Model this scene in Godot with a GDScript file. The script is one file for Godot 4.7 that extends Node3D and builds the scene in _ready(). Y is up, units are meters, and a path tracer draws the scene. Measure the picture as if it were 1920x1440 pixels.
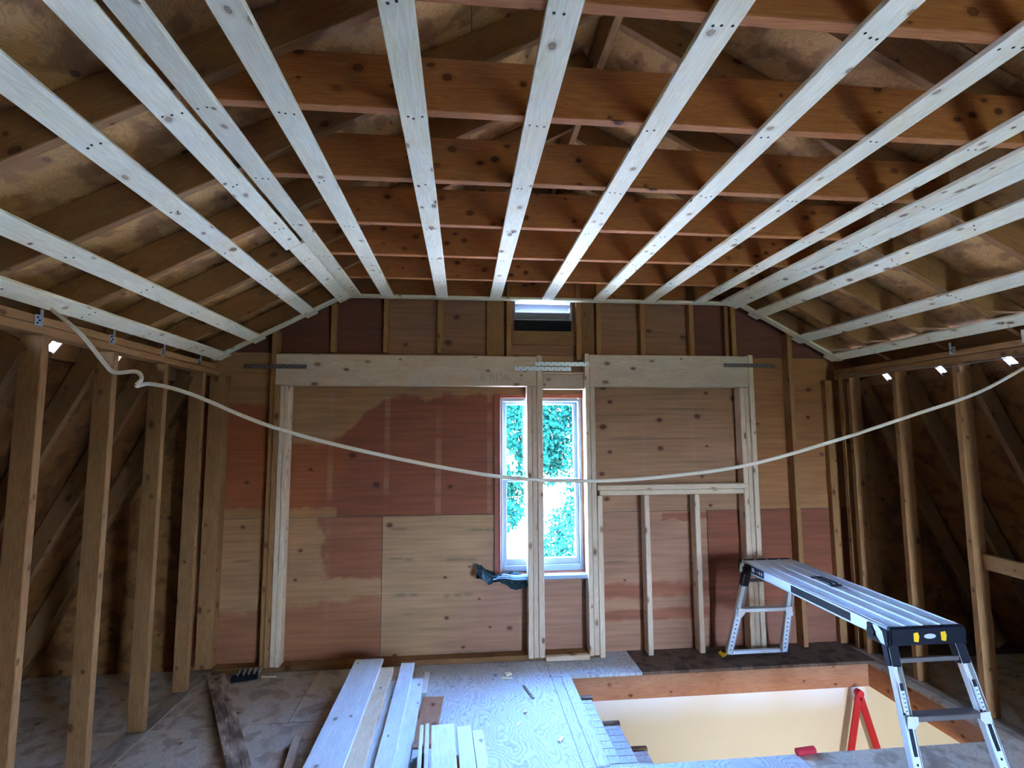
extends Node3D
# An unfinished attic under a gambrel roof: x runs along the gable wall, y up, z from the gable wall (0) towards the camera.

const ORD := ["first", "second", "third", "fourth", "fifth", "sixth", "seventh", "eighth", "ninth", "tenth"]
const FY := -0.02      # floor
const SL := 0.535      # slope of the upper roof
const KL := -1.49      # where the left slope meets the flat ceiling
const KR := 1.56
const CY := 2.679      # underside of the collar ties
const RZ := 6.2        # rear gable wall
var M := {}
var rng := RandomNumberGenerator.new()
var used := {}


func _ready() -> void:
	rng.seed = 7
	var cam := Camera3D.new()
	cam.name = "camera"
	add_child(cam)
	cam.position = Vector3(-0.6217, 1.6366, 3.9347)
	cam.rotation = Vector3(deg_to_rad(5.4294), deg_to_rad(-5.4638), deg_to_rad(-0.2191))
	cam.fov = 74.21
	cam.near = 0.05
	cam.far = 300.0
	cam.current = true
	var env := Environment.new()
	env.background_mode = Environment.BG_SKY
	var sky := Sky.new()
	var sm := ProceduralSkyMaterial.new()
	sm.sky_top_color = Color(0.42, 0.62, 0.96)
	sm.sky_horizon_color = Color(0.74, 0.86, 1.0)
	sm.sky_curve = 0.2
	sm.ground_bottom_color = Color(0.25, 0.28, 0.16)
	sm.ground_horizon_color = Color(0.55, 0.62, 0.55)
	sm.sky_energy_multiplier = 3.2
	sm.ground_energy_multiplier = 1.2
	sky.sky_material = sm
	env.sky = sky
	env.tonemap_mode = Environment.TONE_MAPPER_LINEAR
	env.tonemap_exposure = 18.5
	env.sdfgi_enabled = true
	env.ssao_enabled = true
	env.ssil_enabled = true
	var we := WorldEnvironment.new()
	we.name = "world_environment"
	we.environment = env
	add_child(we)
	var sun := DirectionalLight3D.new()
	sun.name = "sun"
	sun.light_color = Color(1.0, 0.95, 0.86)
	sun.light_energy = 3.6
	sun.light_angular_distance = 0.6
	sun.shadow_enabled = true
	add_child(sun)
	sun.look_at_from_position(Vector3.ZERO, -Vector3(-0.45, 0.88, -0.10), Vector3.FORWARD)
	materials()
	front_wall()
	roof()
	knee_sides()
	floors()
	rear_wall()
	below()
	outside()
	window()
	gable_vent()
	opening_frames()
	collar_ties()
	rafters()
	knee_studs()
	strips()
	brackets()
	platform()
	lumber_stacks()
	cable()
	litter()


# ---------------------------------------------------------------- naming

func numbered(called: String) -> String:
	var n: int = used.get(called, -1) + 1
	used[called] = n
	return called if n == 0 else "%s_%03d" % [called, n]


func thing(called: String, label: String, category: String, at := Vector3.ZERO, group := "") -> Node3D:
	var o := Node3D.new()
	o.name = numbered(called)
	add_child(o)
	o.position = at
	o.set_meta("label", label)
	o.set_meta("category", category)
	if group != "":
		o.set_meta("group", group)
	return o


func tag(o: Node3D, label: String, category: String, group := "") -> void:
	o.set_meta("label", label)
	o.set_meta("category", category)
	if group != "":
		o.set_meta("group", group)


func setting(called: String, label := "") -> Node3D:
	var o := Node3D.new()
	o.name = called
	add_child(o)
	o.set_meta("kind", "structure")
	if label != "":
		o.set_meta("label", label)
	return o


class Shape:
	var v := PackedVector3Array()
	var n := PackedVector3Array()
	var t := PackedVector2Array()
	var c := PackedColorArray()
	var tint := Color(1, 1, 1)

	func tri(a: Vector3, b: Vector3, d: Vector3, na: Vector3, nb: Vector3, nd: Vector3, ta: Vector2, tb: Vector2, td: Vector2) -> void:
		if (b - a).cross(d - a).dot(na + nb + nd) > 0.0:   # front faces run clockwise
			v.append_array([a, d, b]); n.append_array([na, nd, nb]); t.append_array([ta, td, tb])
		else:
			v.append_array([a, b, d]); n.append_array([na, nb, nd]); t.append_array([ta, tb, td])
		c.append_array([tint, tint, tint])

	func quad(a: Vector3, b: Vector3, d: Vector3, e: Vector3, nn: Vector3, ta: Vector2, tb: Vector2, td: Vector2, te: Vector2) -> void:
		tri(a, b, d, nn, nn, nn, ta, tb, td)
		tri(a, d, e, nn, nn, nn, ta, td, te)

	# a chamfered box; the texture runs along its longest side (2 m of texture by 0.5 m)
	func box(xf: Transform3D, size: Vector3, bev := 0.002, off := Vector2.ZERO) -> void:
		var h := size * 0.5
		bev = minf(bev, minf(h.x, minf(h.y, h.z)) * 0.6)
		var long := 0 if size.x >= size.y and size.x >= size.z else (1 if size.y >= size.z else 2)
		var P := func(s: Vector3, k: int) -> Vector3:     # corner s of the face across axis k
			var p := Vector3(s.x * h.x, s.y * h.y, s.z * h.z)
			for i in 3:
				if i != k:
					p[i] -= s[i] * bev
			return p
		var U := func(p: Vector3, k: int) -> Vector2:
			var l := long
			if k == long:
				l = (k + 1) % 3
			var w := 3 - k - l
			return Vector2(p[l] / 2.0, (p[w] + h[w]) / 0.5 + k * 0.13) + off
		for k in 3:
			var i := (k + 1) % 3
			var j := (k + 2) % 3
			for s in [-1.0, 1.0]:
				var q := []
				for e in [[-1.0, -1.0], [1.0, -1.0], [1.0, 1.0], [-1.0, 1.0]]:
					var sv := Vector3.ZERO
					sv[k] = s; sv[i] = e[0]; sv[j] = e[1]
					q.append(P.call(sv, k))
				var nn := Vector3.ZERO
				nn[k] = s
				quad(xf * q[0], xf * q[1], xf * q[2], xf * q[3], xf.basis * nn, U.call(q[0], k), U.call(q[1], k), U.call(q[2], k), U.call(q[3], k))
				# the chamfer between faces k and i
				for s2 in [-1.0, 1.0]:
					var a := Vector3.ZERO; var b := Vector3.ZERO
					a[k] = s; a[i] = s2; a[j] = -1.0
					b[k] = s; b[i] = s2; b[j] = 1.0
					var nm := Vector3.ZERO
					nm[k] = s; nm[i] = s2
					var p0: Vector3 = P.call(a, k); var p1: Vector3 = P.call(b, k); var p2: Vector3 = P.call(b, i); var p3: Vector3 = P.call(a, i)
					quad(xf * p0, xf * p1, xf * p2, xf * p3, xf.basis * nm.normalized(), U.call(p0, k), U.call(p1, k), U.call(p2, k), U.call(p3, k))
		for sx in [-1.0, 1.0]:
			for sy in [-1.0, 1.0]:
				for sz in [-1.0, 1.0]:
					var s := Vector3(sx, sy, sz)
					var a: Vector3 = P.call(s, 0); var b: Vector3 = P.call(s, 1); var d: Vector3 = P.call(s, 2)
					var nn := (xf.basis * s).normalized()
					tri(xf * a, xf * b, xf * d, nn, nn, nn, U.call(a, 0), U.call(b, 0), U.call(d, 0))

	# polygon in a plane given by xf (x, y), extruded from z = 0 to z = depth; uv(p) maps the plane
	func plate(xf: Transform3D, poly: PackedVector2Array, depth: float, uvm: Transform2D) -> void:
		var ix := Geometry2D.triangulate_polygon(poly)
		for side in [0.0, depth]:
			var nn := xf.basis * Vector3(0, 0, 1.0 if (side > 0.0) == (depth > 0.0) and side != 0.0 else -1.0)
			if depth < 0.0:
				nn = -nn if side == 0.0 else xf.basis * Vector3(0, 0, -1)
			for k in range(0, ix.size(), 3):
				var p: Array = []
				for m in 3:
					p.append(poly[ix[k + m]])
				tri(xf * Vector3(p[0].x, p[0].y, side), xf * Vector3(p[1].x, p[1].y, side), xf * Vector3(p[2].x, p[2].y, side), nn, nn, nn, uvm * p[0], uvm * p[1], uvm * p[2])
		var area := 0.0
		for k in poly.size():
			area += poly[k].cross(poly[(k + 1) % poly.size()])
		for k in poly.size():
			var a := poly[k]
			var b := poly[(k + 1) % poly.size()]
			var e := (b - a).normalized()
			var o := Vector2(e.y, -e.x) * signf(area)
			quad(xf * Vector3(a.x, a.y, 0), xf * Vector3(b.x, b.y, 0), xf * Vector3(b.x, b.y, depth), xf * Vector3(a.x, a.y, depth), xf.basis * Vector3(o.x, o.y, 0), uvm * a, uvm * b, uvm * b, uvm * a)

	# a tube of oval section along points
	func tube(pts: Array, rx: float, ry := -1.0, sides := 8, caps := true) -> void:
		if ry < 0.0:
			ry = rx
		var rings := []
		var along := 0.0
		for i in pts.size():
			var d: Vector3 = (pts[mini(i + 1, pts.size() - 1)] - pts[maxi(i - 1, 0)]).normalized()
			var up := Vector3.UP if absf(d.y) < 0.95 else Vector3.RIGHT
			var r := d.cross(up).normalized()
			var u := r.cross(d).normalized()
			var ring := []
			for k in sides:
				var a := TAU * k / sides
				ring.append([pts[i] + r * cos(a) * rx + u * sin(a) * ry, (r * cos(a) / rx + u * sin(a) / ry).normalized()])
			rings.append(ring)
		for i in pts.size() - 1:
			var step: float = (pts[i + 1] - pts[i]).length()
			for k in sides:
				var a = rings[i][k]; var b = rings[i][(k + 1) % sides]; var d = rings[i + 1][(k + 1) % sides]; var e = rings[i + 1][k]
				var ua := Vector2(along, float(k) / sides); var ub := Vector2(along + step, float(k + 1) / sides)
				tri(a[0], b[0], d[0], a[1], b[1], d[1], ua, Vector2(ua.x, ub.y), ub)
				tri(a[0], d[0], e[0], a[1], d[1], e[1], ua, ub, Vector2(ub.x, ua.y))
			along += step
		if caps:
			for e in [0, pts.size() - 1]:
				var o: Vector3 = (pts[0] - pts[1]).normalized() if e == 0 else (pts[e] - pts[e - 1]).normalized()
				for k in sides:
					tri(pts[e], rings[e][k][0], rings[e][(k + 1) % sides][0], o, o, o, Vector2.ZERO, Vector2.ZERO, Vector2.ZERO)

	func mesh() -> ArrayMesh:
		var a := []
		a.resize(Mesh.ARRAY_MAX)
		a[Mesh.ARRAY_VERTEX] = v
		a[Mesh.ARRAY_NORMAL] = n
		a[Mesh.ARRAY_TEX_UV] = t
		a[Mesh.ARRAY_COLOR] = c
		var tg := PackedFloat32Array()
		tg.resize(v.size() * 4)
		for i in range(0, v.size(), 3):
			var e1 := v[i + 1] - v[i]
			var e2 := v[i + 2] - v[i]
			var d1 := t[i + 1] - t[i]
			var d2 := t[i + 2] - t[i]
			var det := d1.x * d2.y - d2.x * d1.y
			var tv := (e1 * d2.y - e2 * d1.y) / det if absf(det) > 1e-12 else Vector3.RIGHT
			for k in 3:
				var q := tv - n[i + k] * n[i + k].dot(tv)
				q = q.normalized() if q.length() > 1e-9 else n[i + k].cross(Vector3(0.3, 0.5, 0.8)).normalized()
				tg[(i + k) * 4] = q.x; tg[(i + k) * 4 + 1] = q.y; tg[(i + k) * 4 + 2] = q.z; tg[(i + k) * 4 + 3] = 1.0
		a[Mesh.ARRAY_TANGENT] = tg
		var m := ArrayMesh.new()
		m.add_surface_from_arrays(Mesh.PRIMITIVE_TRIANGLES, a)
		return m


func shape(tone := 1.0, warm := 0.0) -> Shape:
	var s := Shape.new()
	s.tint = Color(tone * (1.0 + warm), tone, tone * (1.0 - warm))
	return s


func obj(called: String, s: Shape, material: Material, parent: Node3D = null, at := Transform3D.IDENTITY) -> MeshInstance3D:
	var o := MeshInstance3D.new()
	o.mesh = s.mesh()
	o.material_override = material
	o.transform = at
	if parent == null:
		o.name = numbered(called)
		add_child(o)
	else:
		o.name = called
		parent.add_child(o, true)
	return o


func at(p: Vector3) -> Transform3D:
	return Transform3D(Basis.IDENTITY, p)


func span(lo: Vector3, hi: Vector3) -> Transform3D:
	return at((lo + hi) * 0.5)


func roff() -> Vector2:
	return Vector2(rng.randf(), rng.randf() * 0.35)


# one stick of timber filling the box from lo to hi, as a mesh of its own placed at its middle
func stick(called: String, lo: Vector3, hi: Vector3, material: Material, parent: Node3D = null, tone := 1.0, bev := 0.003) -> MeshInstance3D:
	var s := shape(tone * rng.randf_range(0.93, 1.05), rng.randf_range(-0.02, 0.03))
	s.box(Transform3D.IDENTITY, (hi - lo).abs(), bev, roff())
	return obj(called, s, material, parent, span(lo, hi))


# a stick from a to b (middle line), w wide across, h deep along "up"
func beam_shape(a: Vector3, b: Vector3, w: float, h: float, up: Vector3, tone := 1.0, bev := 0.003) -> Array:
	var d := (b - a).normalized()
	var r := d.cross(up).normalized()
	var u := r.cross(d).normalized()
	var s := shape(tone * rng.randf_range(0.93, 1.05), rng.randf_range(-0.02, 0.03))
	s.box(Transform3D.IDENTITY, Vector3((b - a).length(), h, w), bev, roff())
	return [s, Transform3D(Basis(d, u, r), (a + b) * 0.5)]


func beam(called: String, a: Vector3, b: Vector3, w: float, h: float, up: Vector3, material: Material, parent: Node3D = null, tone := 1.0, bev := 0.003) -> MeshInstance3D:
	var q := beam_shape(a, b, w, h, up, tone, bev)
	return obj(called, q[0], material, parent, q[1])


# ---------------------------------------------------------------- materials

func noise_map(sd: int, freq: float, w: int, h: int, sx := 1, sy := 1, oct := 3) -> PackedByteArray:
	var f := FastNoiseLite.new()
	f.seed = sd
	f.noise_type = FastNoiseLite.TYPE_SIMPLEX_SMOOTH
	f.frequency = freq
	f.fractal_octaves = oct
	var im := f.get_image(maxi(w / sx, 2), maxi(h / sy, 2), false, false, true)
	im.convert(Image.FORMAT_L8)
	if sx != 1 or sy != 1:
		im.resize(w, h, Image.INTERPOLATE_CUBIC)
	return im.get_data()


func to_texture(w: int, h: int, data: PackedByteArray) -> ImageTexture:
	var im := Image.create_from_data(w, h, false, Image.FORMAT_RGB8, data)
	im.generate_mipmaps()
	return ImageTexture.create_from_image(im)


func knot(data: PackedByteArray, w: int, h: int, cx: float, cy: float, rx: float, ry: float, col: Color, strength := 1.0) -> void:
	var x0 := maxi(0, int(cx - rx * 2.2)); var x1 := mini(w - 1, int(cx + rx * 2.2))
	var y0 := maxi(0, int(cy - ry * 2.2)); var y1 := mini(h - 1, int(cy + ry * 2.2))
	for y in range(y0, y1 + 1):
		for x in range(x0, x1 + 1):
			var d := sqrt(pow((x - cx) / rx, 2.0) + pow((y - cy) / ry, 2.0)) + 0.12 * sin(x * 1.7 + y * 2.3)
			if d > 2.0:
				continue
			var k := strength * (0.85 if d < 0.7 else (1.0 if d < 1.0 else 0.45 * (2.0 - d) * (0.6 + 0.4 * sin(d * 9.0))))
			var i := (y * w + x) * 3
			data[i] = int(lerpf(data[i], col.r8, k))
			data[i + 1] = int(lerpf(data[i + 1], col.g8, k))
			data[i + 2] = int(lerpf(data[i + 2], col.b8, k))


# sawn timber: 2 m along the grain by 0.5 m across
func wood_texture(sd: int, light: Color, dark: Color, knots: int, knot_color: Color, streak := 1.0, blotch := 0.35) -> ImageTexture:
	var w := 1024
	var h := 256
	var g1 := noise_map(sd, 0.035, w, h, 16, 1, 3)
	var g2 := noise_map(sd + 1, 0.22, w, h, 24, 1, 2)
	var b := noise_map(sd + 2, 0.03, w, h, 4, 2, 3)
	var d := PackedByteArray()
	d.resize(w * h * 3)
	for y in h:
		for x in w:
			var i := y * w + x
			var j := i
			var k := 0.0
			if x > w - 160:                                 # the ends meet when the texture repeats
				k = (x - w + 160) / 160.0
				j = y * w + (x - w + 160) / 8
			var v1 := lerpf(g1[i], g1[j], k) / 255.0
			var v2 := lerpf(g2[i], g2[j], k) / 255.0
			var v3 := lerpf(b[i], b[j], k) / 255.0
			var ring := absf(fposmod(v1 * 7.0, 1.0) - 0.5) * 2.0
			var t := clampf(streak * (0.45 * ring + 0.35 * v2) + blotch * (v3 - 0.4), 0.0, 1.0)
			d[i * 3] = int(255.0 * lerpf(light.r, dark.r, t))
			d[i * 3 + 1] = int(255.0 * lerpf(light.g, dark.g, t))
			d[i * 3 + 2] = int(255.0 * lerpf(light.b, dark.b, t))
	var r := RandomNumberGenerator.new()
	r.seed = sd
	for k in knots:
		var q := r.randf_range(2.5, 6.5)
		knot(d, w, h, r.randf_range(15, w - 15), r.randf_range(8, h - 8), q * r.randf_range(1.0, 1.9), q, knot_color, r.randf_range(0.5, 0.95))
	return to_texture(w, h, d)


# sheet material: broad figure with wavy (cathedral) grain, dirt patches
func sheet_texture(sd: int, a: Color, b: Color, dirt: Color, wave: float, rings: float, dirt_amount: float, knots := 0, knot_color := Color(0.3, 0.2, 0.12), sharp := 2.0) -> ImageTexture:
	var w := 768
	var h := 768
	var g := noise_map(sd, 0.005, w, h, 2, 1, 2)
	var f := noise_map(sd + 1, 0.15, w, h, 12, 1, 2)
	var p := noise_map(sd + 2, 0.009, w, h, 1, 1, 4)
	var wp := noise_map(sd + 3, 0.02, w, h, 1, 1, 2)
	var d := PackedByteArray()
	d.resize(w * h * 3)
	for i in w * h:
		var v := g[i] / 255.0 + wave * wp[i] / 255.0
		var ring := absf(fposmod(v * rings, 1.0) - 0.5) * 2.0
		var t := clampf(0.7 * pow(ring, sharp) + 0.3 * f[i] / 255.0, 0.0, 1.0)
		var q := clampf((p[i] / 255.0 - 0.52) * 5.0, 0.0, 1.0) * dirt_amount
		d[i * 3] = int(255.0 * lerpf(lerpf(a.r, b.r, t), dirt.r, q))
		d[i * 3 + 1] = int(255.0 * lerpf(lerpf(a.g, b.g, t), dirt.g, q))
		d[i * 3 + 2] = int(255.0 * lerpf(lerpf(a.b, b.b, t), dirt.b, q))
	var r := RandomNumberGenerator.new()
	r.seed = sd
	for k in knots:
		var q := r.randf_range(4.0, 9.0)
		knot(d, w, h, r.randf_range(15, w - 15), r.randf_range(15, h - 15), q * 1.3, q, knot_color, r.randf_range(0.5, 0.9))
	return to_texture(w, h, d)


func mat(color: Color, rough := 0.8, metal := 0.0, texture: Texture2D = null) -> StandardMaterial3D:
	var m := StandardMaterial3D.new()
	m.albedo_color = color
	m.roughness = rough
	m.metallic = metal
	m.metallic_specular = 0.35
	m.vertex_color_use_as_albedo = true
	if texture:
		m.albedo_texture = texture
	return m


func materials() -> void:
	var W := Color.WHITE
	M.pine = mat(W, 0.75, 0.0, wood_texture(11, Color(0.95, 0.91, 0.79), Color(0.84, 0.77, 0.60), 26, Color(0.42, 0.28, 0.17)))
	M.pale_board = mat(W, 0.75, 0.0, wood_texture(17, Color(0.89, 0.89, 0.87), Color(0.76, 0.75, 0.72), 18, Color(0.40, 0.33, 0.28)))
	M.new_stud = mat(W, 0.75, 0.0, wood_texture(15, Color(0.86, 0.77, 0.65), Color(0.74, 0.61, 0.47), 26, Color(0.42, 0.28, 0.17)))
	M.stud = mat(W, 0.8, 0.0, wood_texture(21, Color(0.64, 0.46, 0.28), Color(0.49, 0.33, 0.18), 22, Color(0.30, 0.16, 0.08)))
	M.fir = mat(W, 0.8, 0.0, wood_texture(31, Color(0.70, 0.45, 0.25), Color(0.54, 0.31, 0.15), 20, Color(0.25, 0.11, 0.05)))
	M.rim = mat(W, 0.75, 0.0, wood_texture(41, Color(0.70, 0.49, 0.34), Color(0.56, 0.36, 0.24), 30, Color(0.32, 0.15, 0.08)))
	M.dirty = mat(W, 0.9, 0.0, wood_texture(51, Color(0.76, 0.66, 0.57), Color(0.36, 0.27, 0.20), 20, Color(0.2, 0.13, 0.1), 1.0, 1.3))
	M.roof_ply = mat(W, 0.85, 0.0, sheet_texture(61, Color(0.84, 0.64, 0.39), Color(0.72, 0.51, 0.29), Color(0.50, 0.32, 0.20), 0.25, 14.0, 0.5, 14))
	M.floor_ply = mat(W, 0.7, 0.0, sheet_texture(71, Color(0.76, 0.75, 0.72), Color(0.56, 0.55, 0.54), Color(0.68, 0.65, 0.61), 0.10, 10.0, 0.45, 6, Color(0.4, 0.38, 0.36), 3.0))
	M.floor_tan = mat(W, 0.8, 0.0, sheet_texture(81, Color(0.76, 0.69, 0.60), Color(0.67, 0.60, 0.52), Color(0.52, 0.44, 0.37), 0.2, 9.0, 0.5, 6))
	M.ledge = mat(W, 0.85, 0.0, sheet_texture(88, Color(0.47, 0.38, 0.30), Color(0.38, 0.29, 0.22), Color(0.27, 0.20, 0.16), 0.2, 9.0, 0.7, 4))
	M.wall = mat(W, 0.7, 0.0, wall_texture())
	M.galv = mat(Color(0.78, 0.80, 0.83), 0.35, 0.9)
	M.dull_steel = mat(Color(0.42, 0.38, 0.36), 0.55, 0.7)
	M.alu = mat(Color(0.80, 0.84, 0.86), 0.42, 0.35)
	M.alu_leg = mat(Color(0.78, 0.77, 0.74), 0.45, 0.35)
	M.navy = mat(Color(0.035, 0.045, 0.09), 0.5)
	M.black = mat(Color(0.02, 0.02, 0.022), 0.6)
	M.yellow = mat(Color(0.85, 0.65, 0.08), 0.5)
	M.badge = mat(Color(0.70, 0.72, 0.78), 0.4)
	M.print = mat(Color(0.80, 0.82, 0.86), 0.5)
	M.cable = mat(Color(0.86, 0.80, 0.70), 0.5)
	M.cream = mat(Color(0.87, 0.86, 0.81), 0.9)
	M.red = mat(Color(0.72, 0.16, 0.20), 0.5)
	M.white_paint = mat(Color(0.55, 0.60, 0.62), 0.6)
	M.pink_casing = mat(W, 0.7, 0.0, wood_texture(91, Color(0.60, 0.36, 0.28), Color(0.50, 0.28, 0.21), 4, Color(0.3, 0.15, 0.1)))
	M.louvre = mat(Color(0.52, 0.51, 0.51), 0.7)
	M.tar = mat(Color(0.05, 0.045, 0.04), 0.9)
	M.nail = mat(Color(0.10, 0.09, 0.085), 0.6, 0.3)
	M.pencil = mat(Color(0.60, 0.53, 0.43), 0.9)
	M.concrete = mat(Color(0.45, 0.44, 0.42), 0.9)
	M.grass = mat(Color(0.47, 0.45, 0.27), 0.95)
	M.gravel = mat(Color(0.80, 0.79, 0.76), 0.95)
	M.bark = mat(Color(0.22, 0.17, 0.12), 0.95)
	M.leaf = mat(Color(0.06, 0.21, 0.155), 1.0)
	M.leaf.metallic_specular = 0.0
	M.leaf.backlight_enabled = true
	M.leaf.backlight = Color(0.006, 0.03, 0.022)
	M.leaf.cull_mode = BaseMaterial3D.CULL_DISABLED
	M.cloth = mat(Color(0.06, 0.13, 0.12), 0.8)
	M.cloth_pale = mat(Color(0.55, 0.62, 0.72), 0.7)
	M.siding = mat(Color(0.55, 0.53, 0.48), 0.9)
	var glass := StandardMaterial3D.new()
	glass.transparency = BaseMaterial3D.TRANSPARENCY_ALPHA
	glass.albedo_color = Color(0.3, 0.36, 0.35, 0.006)
	glass.roughness = 0.02
	M.glass = glass


const WX := 2.6          # the gable texture spans x -2.6 .. 2.6, y -0.1 .. 3.6
const WPX := 250.0


func bound(pts: Array, x: float) -> float:
	for k in pts.size() - 1:
		if x <= pts[k + 1][0]:
			return lerpf(pts[k][1], pts[k + 1][1], clampf((x - pts[k][0]) / (pts[k + 1][0] - pts[k][0]), 0.0, 1.0))
	return pts[-1][1]


func wall_texture() -> ImageTexture:
	var w := int(WX * 2.0 * WPX)
	var h := int(3.7 * WPX)
	var big := noise_map(101, 0.006, w, h, 2, 1, 4)
	var edge := noise_map(102, 0.02, w, h, 1, 1, 3)
	var fib := noise_map(103, 0.12, w, h, 20, 1, 2)
	var mid := noise_map(104, 0.02, w, h, 5, 1, 3)
	var tan_ := Color(0.66, 0.49, 0.33)
	var ochre := Color(0.64, 0.44, 0.26)
	var pink := Color(0.63, 0.43, 0.33)
	var red := Color(0.55, 0.30, 0.185)
	var brick := Color(0.62, 0.33, 0.17)
	var maroon := Color(0.42, 0.24, 0.175)
	var dust := Color(0.66, 0.50, 0.38)
	var stain := [[-2.6, 1.86], [-2.40, 1.862], [-2.08, 1.883], [-1.99, 1.70], [-1.92, 1.586], [-1.687, 1.557], [-1.534, 1.623], [-1.381, 1.783], [-1.225, 1.905], [-1.066, 1.934], [-0.904, 1.906], [-0.782, 1.935], [-0.6, 1.948], [-0.3, 1.92]]
	var d := PackedByteArray()
	d.resize(w * h * 3)
	for j in h:
		var y := 3.6 - (j + 0.5) / WPX
		for i in w:
			var x := -WX + (i + 0.5) / WPX
			var q := j * w + i
			var n1 := big[q] / 255.0
			var e := (edge[q] / 255.0 - 0.5) * 0.055
			var m := mid[q] / 255.0
			var c := tan_
			if y > 2.24:
				c = maroon if x < -1.21 or x > 1.20 else tan_.lerp(maroon, 0.30 + 0.25 * n1)
			elif y > 1.017:
				if x < 0.0:
					c = ochre.lerp(tan_, n1)
					var into := (bound(stain, x) + e - y) / 0.04
					var base := red.lerp(brick, smoothstep(0.0, 0.35, -1.45 - x + (n1 - 0.5) * 0.5)).lerp(maroon, 0.25 * m)
					c = c.lerp(base, clampf(into, 0.0, 1.0))
					if x < -1.55:
						c = c.lerp(ochre, clampf((1.10 + e - y) / 0.02, 0.0, 1.0))
				else:
					c = tan_.lerp(pink, 0.10 + 0.35 * n1) if x < 1.7 else ochre.lerp(brick, 0.05 + 0.25 * n1)
			elif x < -1.216:
				c = ochre.lerp(tan_, n1)
				var r := clampf((x + 1.62 + e * 2.2 + 0.25 * absf(y - 0.72)) / 0.03, 0.0, 1.0) * clampf((y - 0.56 - e) / 0.02, 0.0, 1.0)
				r = maxf(r, 0.75 * clampf((0.40 + e * 1.5 + 0.10 * (x + 2.0) - y) / 0.05, 0.0, 1.0))
				c = c.lerp(red, r * 0.85).lerp(tan_, 0.25 * m)
			elif x < 0.35:
				c = tan_.lerp(Color(0.70, 0.55, 0.38), n1 * 0.6)
				c = c.lerp(pink, clampf((x + 0.62 + e * 3.0 + (0.6 - y) * 0.5) / 0.3, 0.0, 1.0) * 0.7)
			elif x < 1.30:
				c = tan_.lerp(pink, 0.55)
				var band := clampf(1.0 - absf(y - 0.42 - e * 0.8) / 0.07, 0.0, 1.0) + clampf(1.0 - absf(y - 0.24 + e * 0.6) / 0.05, 0.0, 1.0)
				c = c.lerp(red, 0.75 * clampf(band * 2.0, 0.0, 1.0))
				if x > 0.93 and y > 0.95 - e and y < 1.0:
					c = c.lerp(red, 0.7)
			else:
				c = red.lerp(brick, n1 * 0.5).lerp(maroon, 0.3)
				c = c.lerp(pink, clampf((0.30 + e * 2.0 - y) / 0.06, 0.0, 1.0) * 0.5)
			# pale lines where old studs kept the wood clean
			if y < 2.2 and y > 0.2:
				for gx in [-1.608, -1.197, -0.81, -0.42, 0.80, 1.21]:
					if absf(x - gx) < 0.021:
						c = c.lerp(dust, clampf((m + n1 - 0.62) * 1.2, 0.05, 0.55) * (0.9 if y > 1.017 else 0.4))
			var f := 0.90 + 0.16 * (fib[q] / 255.0 - 0.2) + 0.10 * (m - 0.5)
			d[q * 3] = int(clampf(c.r * f, 0.0, 1.0) * 255.0)
			d[q * 3 + 1] = int(clampf(c.g * f, 0.0, 1.0) * 255.0)
			d[q * 3 + 2] = int(clampf(c.b * f, 0.0, 1.0) * 255.0)
	var kn := Color(0.25, 0.11, 0.08)
	for p in [[0.533, 1.876, 15], [0.472, 1.678, 22], [0.524, 1.481, 14], [0.456, 1.312, 17], [0.935, 1.732, 19], [0.937, 1.507, 18], [0.921, 1.29, 13], [1.33, 1.947, 12], [1.251, 1.761, 18], [1.322, 1.522, 9], [1.272, 1.282, 11], [1.564, 1.904, 22], [1.578, 1.726, 14], [0.49, 1.119, 18], [1.333, 1.055, 12], [0.48, 1.99, 18], [-0.68, 2.539, 18], [-0.745, 2.335, 22], [-1.072, 2.314, 14], [0.338, 2.566, 20], [0.374, 2.38, 18], [0.869, 2.453, 16], [1.154, 2.404, 18], [-1.168, 0.953, 18], [-0.754, 0.563, 10], [-0.572, 0.636, 7], [-0.74, 0.272, 13], [-0.42, 0.195, 9], [-0.272, 0.182, 15], [-0.617, 0.059, 11], [-1.112, 0.02, 14], [-1.833, 0.577, 10], [-2.213, 0.96, 11], [-1.803, 0.784, 12], [-1.45, 1.47, 20], [-1.27, 1.25, 20], [-0.72, 1.23, 14], [-1.75, 1.37, 13], [-0.5, 0.40, 8], [0.62, 0.50, 8], [-2.2, 1.28, 12], [2.2, 1.75, 14], [2.22, 1.98, 18], [2.3, 1.45, 14], [1.76, 1.70, 9], [0.07, 2.07, 9]]:
		knot(d, w, h, (p[0] + WX) * WPX, (3.6 - p[1]) * WPX, p[2] * 0.001 * WPX * 1.15, p[2] * 0.001 * WPX * 0.85, kn, 0.8)
	# grey streaks of mildew along the grain of the lower middle sheet, tar above the plate
	var gr := Color(0.33, 0.29, 0.21)
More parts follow.
